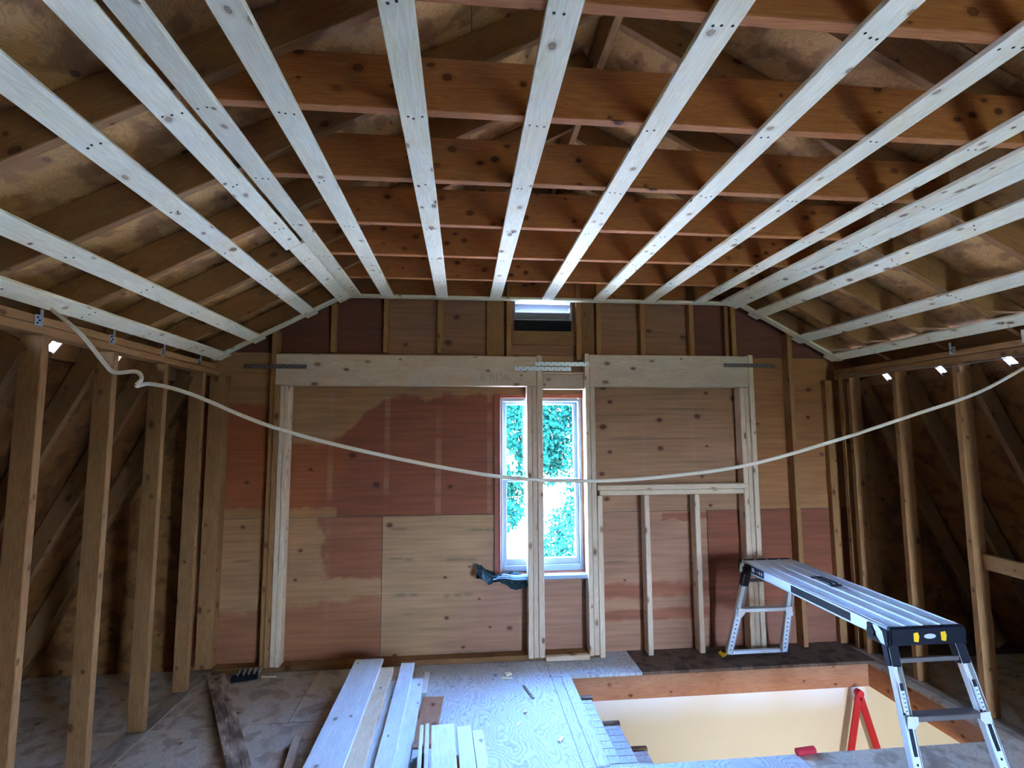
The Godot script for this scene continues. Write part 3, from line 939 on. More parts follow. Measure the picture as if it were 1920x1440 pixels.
func gable_vent() -> void:
	var v := thing("gable_vent", "grey louvred gable vent high under the ridge above the window", "vent", Vector3(0, 2.52, 0))
	var s := shape()
	frame_ring(s, -0.234, 0.239, 0.0, 0.34, 0.016, 0.016, 0.012, 0.012, -0.10, 0.004)
	obj("frame", s, M.louvre, v)
	for k in 5:
		var sl := shape()
		sl.box(Transform3D(Basis(Vector3.RIGHT, deg_to_rad(42)), Vector3(0.0025, 0.035 + 0.066 * k, -0.045)), Vector3(0.44, 0.088, 0.008), 0.001)
		obj("louvre_slat", sl, M.louvre, v)
	var b := shape()
	b.box(span(Vector3(-0.225, -0.088, 0.002), Vector3(0.23, -0.003, 0.02)), Vector3(0.455, 0.085, 0.018), 0.002)
	obj("black_board", b, M.tar, v).set_meta("label", "blackened board under the vent")


func strap(called: String, x0: float, x1: float, y: float, z: float, m: Material, label: String) -> void:
	var t := thing(called, label, "strap", Vector3((x0 + x1) * 0.5, y, z))
	var s := shape()
	s.box(Transform3D.IDENTITY, Vector3(x1 - x0, 0.031, 0.0022), 0.0008)
	obj("plate", s, m, t)
	var n := shape()
	var k := 0
	var x := x0 + 0.02
	while x < x1 - 0.01:
		var c := Vector3(x - (x0 + x1) * 0.5, 0.007 if k % 2 == 0 else -0.007, 0.0008)
		n.tube([c, c + Vector3(0, 0, 0.0012)], 0.004, -1.0, 8)
		x += 0.026
		k += 1
	obj("nail_holes", n, M.nail, t).set_meta("kind", "stuff")


func opening_frames() -> void:
	var z0 := 0.022
	var z1 := 0.111
	var lf := thing("opening_frame", "new pale timber door frame with a long header left of the window", "frame", Vector3(-1.0, 0, 0.09))
	var put := func(t: Node3D, called: String, x0: float, y0: float, x1: float, y1: float, a: float, b: float, m: String, tone: float) -> MeshInstance3D:
		var o := stick(called, Vector3(x0, y0, a), Vector3(x1, y1, b), M[m], null, tone, 0.0045)
		remove_child(o)
		o.name = called
		t.add_child(o, true)
		o.position -= t.position
		used[called] = used[called] - 1
		return o
	put.call(lf, "header", -1.990, 1.985, -0.066, 2.215, 0.03, 0.108, "new_stud", 0.86)
	put.call(lf, "jamb_stud", -1.992, 0.018, -1.956, 1.984, z0, z1, "stud", 1.05)
	put.call(lf, "jamb_stud", -1.9535, 0.018, -1.920, 1.984, 0.02, 0.106, "new_stud", 0.95)
	put.call(lf, "jamb_stud", -1.9175, 0.018, -1.884, 1.984, 0.02, 0.111, "new_stud", 1.0)
	var tx := TextMesh.new()
	tx.text = "G  NITAL"
	tx.font_size = 12
	tx.pixel_size = 0.0052
	tx.depth = 0.0006
	var fo := SystemFont.new()
	fo.font_names = PackedStringArray(["Droid Sans"])
	fo.font_weight = 200
	tx.font = fo
	var tm := MeshInstance3D.new()
	tm.name = "pencil_writing"
	tm.mesh = tx
	tm.material_override = M.pencil
	tm.position = Vector3(-0.38, 2.055, 0.1085) - lf.position
	tm.set_meta("kind", "stuff")
	lf.add_child(tm)
	# the post of three studs at the window
	var pc := thing("window_post", "triple stud post standing in front of the middle of the window", "post", Vector3(-0.08, 0, 0.09))
	put.call(pc, "stud", -0.142, -0.002, -0.105, 1.984, 0.018, 0.110, "new_stud", 0.9)
	put.call(pc, "stud", -0.1025, -0.002, -0.066, 1.984, 0.018, 0.104, "new_stud", 0.85)
	put.call(pc, "stud", -0.0635, -0.002, -0.020, 2.225, 0.018, 0.108, "new_stud", 0.9)
	var bl := thing("header_block", "short knotty header block above the right half of the window", "block", Vector3(0.14, 2.03, 0.05))
	put.call(bl, "block_face", -0.018, 1.965, 0.308, 2.085, 0.03, 0.085, "new_stud", 0.72)
	put.call(bl, "cap_strip", -0.018, 2.086, 0.308, 2.098, 0.03, 0.095, "new_stud", 0.95)
	var rf := thing("opening_frame", "new pale timber frame with a header right of the window", "frame", Vector3(1.0, 0, 0.09))
	put.call(rf, "header", 0.346, 1.985, 1.640, 2.235, 0.03, 0.108, "new_stud", 0.86)
	put.call(rf, "king_stud", 0.310, -0.002, 0.345, 2.245, 0.018, 0.110, "new_stud", 1.0)
	put.call(rf, "jamb_stud", 0.3475, -0.002, 0.387, 1.984, 0.018, 0.105, "new_stud", 0.92)
	put.call(rf, "jamb_stud", 1.560, FY, 1.600, 1.984, 0.014, 0.106, "new_stud", 0.95)
	put.call(rf, "jamb_stud", 1.602, FY, 1.6385, 1.984, 0.02, 0.103, "new_stud", 0.9)
	put.call(rf, "king_stud", 1.641, FY, 1.682, 2.245, 0.018, 0.110, "new_stud", 1.0)
	put.call(rf, "sole_plate", -0.019, -0.019, 0.309, 0.016, 0.092, 0.13, "new_stud", 0.85)
	# the low wall in the right frame
	var cw := thing("low_stud_wall", "low new stud wall with double top plate inside the right frame", "stud wall", Vector3(1.0, 0, 0.09))
	put.call(cw, "top_plate", 0.390, 1.195, 1.598, 1.234, 0.02, 0.112, "new_stud", 0.95)
	put.call(cw, "top_plate", 0.410, 1.156, 1.559, 1.194, 0.02, 0.109, "new_stud", 1.0)
	put.call(cw, "stud", 0.390, FY, 0.430, 1.155, 0.018, 0.108, "new_stud", 0.98)
	put.call(cw, "stud", 0.757, FY, 0.797, 1.155, 0.015, 0.108, "new_stud", 1.05)
	put.call(cw, "stud", 1.156, FY, 1.196, 1.155, 0.015, 0.108, "new_stud", 1.05)
	strap("tie_strap", -0.234, 0.201, 2.120, 0.112, M.galv, "shiny perforated tie strap, the lower of two across the window posts")
	strap("tie_strap", -0.077, 0.345, 2.158, 0.1125, M.galv, "shiny perforated tie strap, the upper of two across the window posts")
	strap("tie_strap", -2.212, -1.769, 2.122, 0.112, M.dull_steel, "dull brown tie strap at the left end of the long left header")
	strap("tie_strap", 1.432, 1.867, 2.160, 0.113, M.dull_steel, "dull grey tie strap at the right end of the right header")


func collar_ties() -> void:
	for k in 6:
		var z := 0.534 + 0.4562 * k
		var o := stick("collar_tie", Vector3(-1.47 + rng.randf_range(-0.03, 0.03), CY, z - 0.038), Vector3(1.60 + rng.randf_range(-0.03, 0.03), CY + 0.184, z), M.fir)
		tag(o, "brown ceiling joist across the attic, %s from the gable wall" % ORD[k], "joist", "ceiling joists")


func rafters() -> void:
	for k in 6:
		var z := 0.534 + 0.4562 * k
		for sd in [-1.0, 1.0]:
			var x0: float = 2.56 * sd
			var x1: float = RIDGE_X + 0.021 * sd
			var zz: float = z + 0.0195 if sd < 0.0 else z - 0.0575
			var f := func(x: float) -> float:
				return (roof_left(x) if sd < 0.0 else roof_right(x)) + 0.07 * sqrt(1.0 + SL * SL)
			var o := beam("rafter", Vector3(x0, f.call(x0), zz), Vector3(x1, f.call(x1), zz), 0.037, 0.14, Vector3.UP, M.stud, null, 0.95)
			tag(o, "brown upper roof rafter on the %s slope, %s from the gable wall" % ["left" if sd < 0.0 else "right", ORD[k]], "rafter", "upper rafters of the %s slope" % ["left" if sd < 0.0 else "right"])
	# steep lower rafters behind the knee walls
	for sd in [-1.0, 1.0]:
		var zs: Array = [0.30, 0.737, 1.182, 1.619, 2.06] if sd < 0.0 else [0.221, 0.645, 1.092, 1.54, 1.98]
		for k in zs.size():
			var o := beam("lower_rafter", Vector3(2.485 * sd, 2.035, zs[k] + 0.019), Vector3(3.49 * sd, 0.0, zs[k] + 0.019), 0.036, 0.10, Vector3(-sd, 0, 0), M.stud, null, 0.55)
			tag(o, "steep brown lower rafter behind the %s knee wall, %s from the gable wall" % ["left" if sd < 0.0 else "right", ORD[k]], "rafter", "lower rafters of the %s side" % ["left" if sd < 0.0 else "right"])


func knee_studs() -> void:
	var zl := [0.292, 0.735, 1.180, 1.617, 2.06]
	for k in zl.size():
		var o := stick("knee_wall_stud", Vector3(-2.469, -0.012, zl[k]), Vector3(-2.38, 2.052, zl[k] + 0.038), M.stud, null, 0.85)
		tag(o, "upright brown stud of the left knee wall, %s from the gable wall" % ORD[k], "stud", "left knee wall studs")
	var zr := [0.135, 0.221, 0.643, 1.090, 1.537]
	for k in zr.size():
		var o := stick("knee_wall_stud", Vector3(2.38, -0.012, zr[k]), Vector3(2.469 if k > 0 else 2.43, 2.052, zr[k] + 0.038), M.stud, null, 1.05)
		tag(o, "upright brown stud of the right knee wall, %s from the gable wall" % ORD[k], "stud", "right knee wall studs")
	var b := stick("blocking_piece", Vector3(2.432, 0.822, 1.129), Vector3(2.468, 0.910, 1.536), M.stud, null, 1.05)
	tag(b, "short horizontal timber block between two studs at the right edge", "block")


func strip_thing(label: String, group: String, pieces: Array) -> void:
	# pieces: [centre x, centre y, z0, z1, tilt]
	var p: Array = pieces[0]
	var t := thing("furring_strip", label, "furring strip", Vector3(p[0], p[1], p[2]), group)
	for q in pieces:
		var s := shape(rng.randf_range(0.93, 1.04), rng.randf_range(-0.02, 0.02))
		s.box(Transform3D.IDENTITY, Vector3(0.0885, 0.0185, q[3] - q[2]), 0.002, roff())
		var bs := Basis(Vector3.BACK, q[4])
		obj("strip" if pieces.size() == 1 else "strip_length", s, M.pine, t, Transform3D(bs, Vector3(q[0], q[1], (q[2] + q[3]) * 0.5) - t.position))
		var n := shape()
		for k in range(0, 8):
			var z := 0.515 + 0.4562 * k
			if z < q[2] + 0.02 or z > q[3] - 0.02:
				continue
			for e in 2 + (k + int(absf(q[0]) * 10.0)) % 2:
				var c := Vector3(-0.022 + 0.024 * e + rng.randf_range(-0.006, 0.006), -0.0090, z - (q[2] + q[3]) * 0.5 + rng.randf_range(-0.012, 0.012))
				n.tube([c, c + Vector3(0, -0.0009, 0)], 0.0042, -1.0, 7)
		var o := obj("nail_heads", n, M.nail, t, Transform3D(bs, Vector3(q[0], q[1], (q[2] + q[3]) * 0.5) - t.position))
		o.set_meta("kind", "stuff")


func strips() -> void:
	var e := 5.1
	var y := CY - 0.0096
	var tl := atan(SL)
	var sl := func(x: float) -> float:
		return (roof_left(x) if x < 0.0 else roof_right(x)) - 0.0096 * sqrt(1.0 + SL * SL)
	var gf := "furring strips on the flat ceiling"
	var x := -1.195
	var where := ["leftmost single strip", "second single strip from the left", "strip left of the vent", "strip ending at the vent", "strip just right of the vent", "second strip right of the vent", "third strip right of the vent"]
	for k in 7:
		strip_thing("pale furring strip along the flat ceiling, %s" % where[k], gf, [[x + 0.4064 * k, y, 0.045, e, 0.0]])
	strip_thing("pale furring strip, upper of the touching pair at the left bend of the ceiling", "furring strips at the ceiling bends", [[-1.437, y, 0.045, e, 0.0]])
	strip_thing("pale furring strip of two lengths, lower of the touching pair at the left bend", "furring strips at the ceiling bends", [[-1.538, sl.call(-1.538) - 0.004, 1.19, e, tl], [-1.524, sl.call(-1.524) - 0.004, 0.045, 1.187, tl]])
	strip_thing("pale furring strip, upper of the touching pair at the right bend of the ceiling", "furring strips at the ceiling bends", [[1.466, y, 0.045, e, 0.0]])
	strip_thing("pale furring strip, lower of the touching pair at the right bend of the ceiling", "furring strips at the ceiling bends", [[1.560, y - 0.013, 0.045, e, -0.3]])
	for q in [[-1.760, "higher single strip on the left slope"], [-2.130, "lower single strip on the left slope"], [-2.372, "lowest on the left, along the top of the knee wall"], [1.735, "higher single strip on the right slope"], [2.10, "lower single strip on the right slope"], [2.372, "lowest on the right, along the top of the knee wall"]]:
		strip_thing("pale furring strip, %s" % q[1], "furring strips on the roof slopes", [[q[0], sl.call(q[0]), 0.045, e, tl if q[0] < 0.0 else -tl]])


func brackets() -> void:
	var n := 0
	for q in [[-2.38, 2.110, 0.391], [-2.38, 2.112, 0.808], [-2.38, 2.108, 1.242], [-2.38, 2.106, 1.686], [2.38, 2.128, 1.109], [2.38, 2.128, 1.522]]:
		var left: bool = q[0] < 0.0
		var sd := 1.0 if left else -1.0
		var t := thing("metal_clip", "small galvanized rafter clip on the %s top plate, %s from the gable wall" % ["left" if left else "right", ORD[n if left else n - 4]], "clip", Vector3(q[0], q[1], q[2]), "rafter clips")
		var s := shape()
		s.box(at(Vector3(0.003 * sd, 0, 0)), Vector3(0.003, 0.045, 0.04), 0.0008)
		s.box(Transform3D(Basis(Vector3.BACK, 0.0), Vector3(0.003 * sd, 0.034, -0.012)), Vector3(0.003, 0.03, 0.016), 0.0008)
		obj("plate", s, M.galv, t)
		var b := shape()
		for k in 3:
			b.tube([Vector3(0.004 * sd, -0.012 + 0.012 * k, 0.01 - 0.01 * (k % 2)), Vector3(0.007 * sd, -0.012 + 0.012 * k, 0.01 - 0.01 * (k % 2))], 0.004, -1.0, 8)
		obj("nail_heads", b, M.nail, t).set_meta("kind", "stuff")
		n += 1


# ---------------------------------------------------------------- things on the floor

func platform() -> void:
	var X0 := 1.365
	var X1 := 1.735
	var Z0 := 0.37
	var Z1 := 1.63
	var H := 0.72
	var t := thing("work_platform", "folding aluminium work platform with navy end caps straddling the stairwell", "work platform", Vector3((X0 + X1) * 0.5, FY, 1.0))
	var o := -t.position
	var deck := thing_part("deck", t)
	for k in 4:                                   # four ribbed boards with raised edges
		var a := X0 + 0.004 + (X1 - X0 - 0.008) * k / 4.0
		var b := X0 + 0.004 + (X1 - X0 - 0.008) * (k + 1) / 4.0
		var s := shape(0.96 + 0.02 * (k % 2))
		s.box(span(Vector3(a + 0.003, H - 0.012, Z0) + o, Vector3(b - 0.003, H - 0.004, Z1) + o), Vector3(b - a - 0.006, 0.008, Z1 - Z0), 0.001)
		for j in 4:
			var xr := lerpf(a + 0.012, b - 0.012, j / 3.0)
			s.box(span(Vector3(xr - 0.002, H - 0.0042, Z0) + o, Vector3(xr + 0.002, H - 0.0034, Z1) + o), Vector3(0.004, 0.0008, Z1 - Z0), 0.0002)
		s.box(span(Vector3(a - 0.004, H - 0.010, Z0) + o, Vector3(a + 0.005, H + 0.003, Z1) + o), Vector3(0.009, 0.013, Z1 - Z0), 0.003)
		obj("deck_board", s, M.alu, deck)
	for q in [[X0, X0 + 0.004], [X1 - 0.004, X1]]:
		var s := shape()
		s.box(span(Vector3(q[0], H - 0.066, Z0) + o, Vector3(q[1], H, Z1) + o), Vector3(q[1] - q[0], 0.066, Z1 - Z0), 0.001)
		s.box(span(Vector3(minf(q[0], X1 - 0.022), H - 0.066, Z0) + o, Vector3(minf(q[0], X1 - 0.022) + 0.022, H - 0.062, Z1) + o), Vector3(0.022, 0.004, Z1 - Z0), 0.0005)
		obj("side_rail", s, M.alu, t)
	var lab := shape()
	var lab2 := shape()
	lab.box(span(Vector3(X0 - 0.0012, H - 0.056, 0.92) + o, Vector3(X0 - 0.0002, H - 0.014, 1.40) + o), Vector3(0.001, 0.042, 0.48), 0.0002)
	lab2.box(span(Vector3(X0 - 0.0012, H - 0.058, 0.44) + o, Vector3(X0 - 0.0002, H - 0.010, 0.64) + o), Vector3(0.001, 0.048, 0.20), 0.0002)
	obj("side_label", lab, M.navy, t).set_meta("label", "long dark label on the side rail")
	obj("side_label", lab2, M.navy, t).set_meta("label", "short printed label on the side rail")
	var pr := shape()
	for q in [[0.500, 0.53, -0.046, -0.02], [0.555, 0.562, -0.036, -0.032], [0.572, 0.578, -0.040, -0.030], [0.588, 0.598, -0.044, -0.026], [0.612, 0.622, -0.044, -0.024]]:
		pr.box(span(Vector3(X0 - 0.0018, H + q[2], q[0]) + o, Vector3(X0 - 0.0012, H + q[3], q[1]) + o), Vector3(0.0006, q[3] - q[2], q[1] - q[0]), 0.0001)
	obj("label_print", pr, M.print, t).set_meta("kind", "stuff")
	# end caps
	for e in [[Z0, -1.0], [Z1, 1.0]]:
		var s := shape()
		var za: float = e[0]
		s.box(at(Vector3((X0 + X1) * 0.5, H - 0.040, za + 0.012 * e[1]) + o), Vector3(X1 - X0 + 0.012, 0.082, 0.026), 0.006)
		for xx in [X0 - 0.008, X1 + 0.008]:
			s.box(at(Vector3(xx, H - 0.050, za - 0.045 * e[1]) + o), Vector3(0.018, 0.075, 0.13), 0.006)
		var cap := obj("end_cap", s, M.navy, t)
		for xx in [-1.0, 1.0]:
			var gp := shape()
			var pl := PackedVector2Array([Vector2(-0.055, 0.036), Vector2(-0.030, 0.040), Vector2(0.0, 0.020), Vector2(0.012, -0.035), Vector2(-0.012, -0.034), Vector2(-0.040, -0.005)])
			gp.plate(Transform3D(Basis(Vector3(0, 0, e[1]), Vector3.UP, Vector3(xx, 0, 0)), Vector3(X0 - 0.0172 if xx < 0.0 else X1 + 0.0172, H - 0.045, za - 0.01 * e[1]) + o), pl, 0.002, Transform2D.IDENTITY)
			obj("corner_plate", gp, M.alu, cap)
		for xx in [-0.065, 0.075]:
			var y := shape()
			y.plate(at(Vector3((X0 + X1) * 0.5 + xx, H - 0.043, za + (0.0252 if e[1] > 0.0 else -0.0262)) + o), PackedVector2Array([Vector2(-0.014, 0.020), Vector2(0.010, 0.022), Vector2(0.016, 0.004), Vector2(0.010, -0.022), Vector2(-0.012, -0.018)]), 0.001, Transform2D.IDENTITY)
			obj("corner_mark", y, M.yellow, cap).set_meta("label", "yellow marks")
		var bd := shape()
		var ring := PackedVector2Array()
		for k in 20:
			ring.append(Vector2(cos(TAU * k / 20.0) * 0.030, sin(TAU * k / 20.0) * 0.011))
		bd.plate(at(Vector3((X0 + X1) * 0.5 + 0.005, H - 0.040, za + (0.0252 if e[1] > 0.0 else -0.0267)) + o), ring, 0.0015, Transform2D.IDENTITY)
		obj("oval_badge", bd, M.badge, cap)
	# round hinge knobs, far left
	for e in [[Z0, 1.0], [Z1, -1.0]]:
		for xx in [[X0, -1.0], [X1, 1.0]]:
			var s := shape()
			s.tube([Vector3(xx[0] + 0.016 * xx[1], H - 0.045, e[0] + 0.075 * e[1]) + o, Vector3(xx[0] + 0.026 * xx[1], H - 0.045, e[0] + 0.075 * e[1]) + o], 0.022, -1.0, 14)
			obj("hinge_knob", s, M.black, t)
	# carrying handle on the deck
	var hd := shape()
	hd.tube([Vector3(1.56, H + 0.004, 0.86) + o, Vector3(1.56, H + 0.014, 0.88) + o, Vector3(1.56, H + 0.014, 1.00) + o, Vector3(1.56, H + 0.004, 1.02) + o], 0.010, 0.006, 8)
	hd.tube([Vector3(1.60, H + 0.004, 0.86) + o, Vector3(1.60, H + 0.012, 0.88) + o, Vector3(1.60, H + 0.012, 1.00) + o, Vector3(1.60, H + 0.004, 1.02) + o], 0.008, 0.005, 8)
	hd.box(at(Vector3(1.58, H + 0.006, 0.855) + o), Vector3(0.07, 0.010, 0.02), 0.003)
	hd.box(at(Vector3(1.58, H + 0.006, 1.025) + o), Vector3(0.07, 0.010, 0.02), 0.003)
	obj("latch_handle", hd, M.navy, t)
	# two pairs of legs
	for e in [[Z0 + 0.03, 0.195, -1.0], [Z1 - 0.02, 1.80, 1.0]]:
		var lt := 0.31
		for xx in [[X0 + 0.015, 1.325, -1.0], [X1 - 0.015, 1.750, 1.0]]:
			var a := Vector3(xx[0], H - 0.07, e[0])
			var b := Vector3(xx[1], 0.016, e[1])
			var d := (b - a).normalized()
			var r := d.cross(Vector3.BACK).normalized()
			var f := r.cross(d).normalized()
			var bs := Basis(r, d, f)
			var len_ := (b - a).length()
			var leg := thing_part("leg", t)
			var s := shape()                       # channel: web and two flanges
			s.box(Transform3D(bs, (a + b) * 0.5 + f * -0.012 * 0.0 + o), Vector3(0.048, len_, 0.004), 0.001)
			s.box(Transform3D(bs, (a + b) * 0.5 + r * 0.0225 + f * 0.012 + o), Vector3(0.0035, len_, 0.028), 0.001)
			s.box(Transform3D(bs, (a + b) * 0.5 - r * 0.0225 + f * 0.012 + o), Vector3(0.0035, len_, 0.028), 0.001)
			obj("outer_rail", s, M.alu_leg, leg)
			var ex := shape()                      # the extension with its row of holes
			var m0 := a.lerp(b, 0.45)
			ex.box(Transform3D(bs, (m0 + b) * 0.5 + f * 0.012 + o), Vector3(0.038, (b - m0).length(), 0.024), 0.002)
			obj("extension_rail", ex, M.alu, leg)
			var hs := shape()
			for k in 9:
				var c := m0.lerp(b, 0.12 + 0.095 * k) + f * 0.0245
				hs.tube([c + o, c + f * 0.001 + o], 0.0055, -1.0, 8)
				var c2 := m0.lerp(b, 0.12 + 0.095 * k) - f * 0.0026
				hs.tube([c2 + o, c2 + f * 0.0004 + o], 0.0055, -1.0, 8)
			obj("adjustment_holes", hs, M.black, leg).set_meta("kind", "stuff")
			var sock := shape()
			sock.box(Transform3D(bs, a + d * 0.05 + f * 0.006 + o), Vector3(0.058, 0.115, 0.040), 0.006)
			obj("socket", sock, M.navy, leg)
			var lb := shape()
			if e[2] > 0.0:
				lb.box(Transform3D(bs, a.lerp(b, 0.47) + f * 0.0265 + o), Vector3(0.018, len_ * 0.42, 0.0008), 0.0002)
			else:
				lb.box(Transform3D(bs, a.lerp(b, 0.45) + r * -0.0248 + f * 0.01 + o), Vector3(0.0008, len_ * 0.40, 0.016), 0.0002)
			obj("leg_label", lb, M.navy, leg)
			if e[2] > 0.0:
				var lp := shape()
				lp.box(Transform3D(bs, a.lerp(b, 0.40) + f * 0.0271 + o), Vector3(0.0175, len_ * 0.19, 0.0006), 0.0001)
				obj("label_panel", lp, M.badge, leg)
				var lw := shape()
				for q in 7:
					lw.box(Transform3D(bs * Basis(Vector3.BACK, 0.35 if q % 2 == 0 else -0.2), a.lerp(b, 0.325 + 0.025 * q) + f * 0.0276 + o), Vector3(0.011, 0.0035, 0.0006), 0.0001)
				obj("label_print", lw, M.navy, leg).set_meta("kind", "stuff")
			var ft := shape()
			ft.box(Transform3D(Basis(Vector3.BACK, 0.0), b + Vector3(0.012 * xx[2], 0.0, 0) + o), Vector3(0.062, 0.040, 0.048), 0.008)
			obj("foot", ft, M.navy, leg)
			var rv := shape()
			for k in 3:
				var c := b + Vector3(-0.012 + 0.013 * k, 0.010 - 0.010 * (k % 2), 0.024)
				rv.tube([c + o, c + Vector3(0, 0, 0.002) + o], 0.004, -1.0, 8)
			obj("rivets", rv, M.galv, leg).set_meta("kind", "stuff")
		# rung with corner gussets, and the spreader at the feet
		var k0 := 0.46
		var ya := lerpf(H - 0.07, 0.016, k0)
		var za := lerpf(e[0], e[1], k0)
		var xa := lerpf(X0 + 0.015, 1.325, k0)
		var xb := lerpf(X1 - 0.015, 1.750, k0)
		var s := shape()
		s.box(span(Vector3(xa, ya - 0.012, za - 0.020) + o, Vector3(xb, ya + 0.012, za + 0.034) + o), Vector3(xb - xa, 0.024, 0.054), 0.003)
		obj("rung", s, M.alu_leg if e[2] < 0.0 else M.dull_steel, t)
		var lk := shape()
		lk.box(span(Vector3(xa + 0.03, H - 0.155, e[0] + 0.03 * e[2]) + o, Vector3(xb - 0.03, H - 0.135, e[0] + 0.045 * e[2]) + o), Vector3(xb - xa - 0.06, 0.02, 0.015), 0.002)
		obj("locking_bar", lk, M.dull_steel, t)
		for q in [[xa - 0.012, 1.0], [xb + 0.012, -1.0]]:
			var gs := shape()
			gs.plate(at(Vector3(q[0], ya, za + 0.034) + o), PackedVector2Array([Vector2(0, 0.018), Vector2(0.05 * q[1], 0.014), Vector2(0.05 * q[1], -0.014), Vector2(0.02 * q[1], -0.045), Vector2(-0.006 * q[1], -0.045)]), 0.004, Transform2D.IDENTITY)
			obj("gusset", gs, M.alu_leg, t)
		var sp := shape()
		sp.box(span(Vector3(1.345, 0.006, e[1] - 0.014) + o, Vector3(1.730, 0.030, e[1] + 0.016) + o), Vector3(0.385, 0.024, 0.03), 0.003)
		obj("spreader", sp, M.alu, t)
	# yellow rubber pad turned out at the far left foot
	var pd := shape()
	pd.box(Transform3D(Basis(Vector3.BACK, 0.6), Vector3(1.285, 0.016, 0.20) + o), Vector3(0.05, 0.012, 0.07), 0.003)
	obj("rubber_pad", pd, M.yellow, t)


func thing_part(called: String, parent: Node3D) -> Node3D:
	var n := Node3D.new()
	n.name = called
	parent.add_child(n, true)
	return n


func plank(label: String, group: String, a: Vector3, b: Vector3, w: float, h: float, m: String, tone := 1.0, called := "plank", category := "plank") -> void:
	var q := beam_shape(a, b, w, h, Vector3.UP, tone, 0.002)
	tag(obj(called, q[0], M[m], null, q[1]), label, category, group)


func lumber_stacks() -> void:
	var g := "boards stacked on the floor"
	# first stack: long boards running from near the gable wall towards the camera
	plank("wide pale board, leftmost of the long boards on the floor", g, Vector3(-1.245, 0.105, 0.265), Vector3(-1.262, 0.105, 2.3), 0.185, 0.019, "pale_board", 0.92)
	plank("yellowish tan board just right of the wide leftmost board", g, Vector3(-1.115, 0.078, 0.36), Vector3(-1.125, 0.078, 2.2), 0.085, 0.036, "new_stud", 1.05)
	plank("low pale board half hidden right of the yellowish tan board", g, Vector3(-1.045, 0.045, 0.46), Vector3(-1.035, 0.045, 2.2), 0.085, 0.019, "pale_board", 0.95)
	plank("narrow pale board reaching farthest right of the yellowish tan board", g, Vector3(-0.985, 0.083, 0.30), Vector3(-0.985, 0.083, 2.2), 0.089, 0.019, "pale_board", 0.95)
	plank("shorter pale board, rightmost of the long boards on the floor", g, Vector3(-0.915, 0.050, 0.47), Vector3(-0.915, 0.050, 2.2), 0.089, 0.036, "pale_board", 0.98)
	plank("narrow tan stick lying left of the wide leftmost board", g, Vector3(-1.50, 0.0, 0.95), Vector3(-1.34, 0.0, 2.2), 0.04, 0.036, "new_stud", 0.85)
	for z in [0.75, 1.7]:
		plank("scrap timber carrying the long boards, %s of two" % ("far" if z < 1.0 else "near"), "scrap bearers under the boards", Vector3(-1.33, 0.007, z), Vector3(-0.87, 0.007, z), 0.06, 0.05, "fir", 0.8, "bearer", "timber")
	plank("short pale offcut stick lying alone right of the long boards", "", Vector3(-0.862, FY + 0.010, 0.235), Vector3(-0.862, FY + 0.010, 0.52), 0.034, 0.019, "pale_board", 1.0, "offcut")
	plank("thin reddish plywood strip on the floor right of the long boards", "", Vector3(-0.80, FY + 0.003, 0.54), Vector3(-0.83, FY + 0.003, 1.06), 0.13, 0.004, "rim", 1.0, "plywood_strip", "strip")
	# second stack: short boards nearer the camera
	var h := "short boards in the near stack"
	plank("narrow short board on edge, leftmost of the near stack", h, Vector3(-0.830, 0.051, 1.10), Vector3(-0.795, 0.051, 1.95), 0.019, 0.14, "pale_board", 0.95)
	plank("short board on edge, second from the left in the near stack", h, Vector3(-0.802, 0.051, 1.09), Vector3(-0.760, 0.051, 1.95), 0.019, 0.14, "pale_board", 0.92)
	plank("broad pale short board lying in the middle of the near stack", h, Vector3(-0.722, 0.100, 1.10), Vector3(-0.672, 0.100, 1.95), 0.118, 0.036, "pale_board", 1.0)
	plank("short board just right of the broad one in the near stack", h, Vector3(-0.612, 0.085, 1.10), Vector3(-0.562, 0.085, 1.95), 0.075, 0.036, "pale_board", 1.02)
	plank("short pale board, rightmost of the near stack", h, Vector3(-0.542, 0.084, 1.14), Vector3(-0.492, 0.084, 1.95), 0.055, 0.036, "pale_board", 1.06)
	plank("filler timber under the short boards of the near stack", "", Vector3(-0.735, 0.0225, 1.30), Vector3(-0.50, 0.0225, 1.30), 0.05, 0.085, "fir", 0.8, "bearer", "timber")
	# dirty old board on the left
	plank("dirty stained brown board lying on the floor near the left studs", "", Vector3(-2.275, FY + 0.019, 0.17), Vector3(-1.60, FY + 0.019, 1.355), 0.105, 0.036, "dirty", 1.05, "old_board", "board")


func smooth(pts: Array, per := 8) -> Array:
	var out := []
	for i in pts.size() - 1:
		var p0: Vector3 = pts[maxi(i - 1, 0)]; var p1: Vector3 = pts[i]; var p2: Vector3 = pts[i + 1]; var p3: Vector3 = pts[mini(i + 2, pts.size() - 1)]
		for k in per:
			out.append(p1.cubic_interpolate(p2, p0, p3, float(k) / per))
	out.append(pts[-1])
	return out


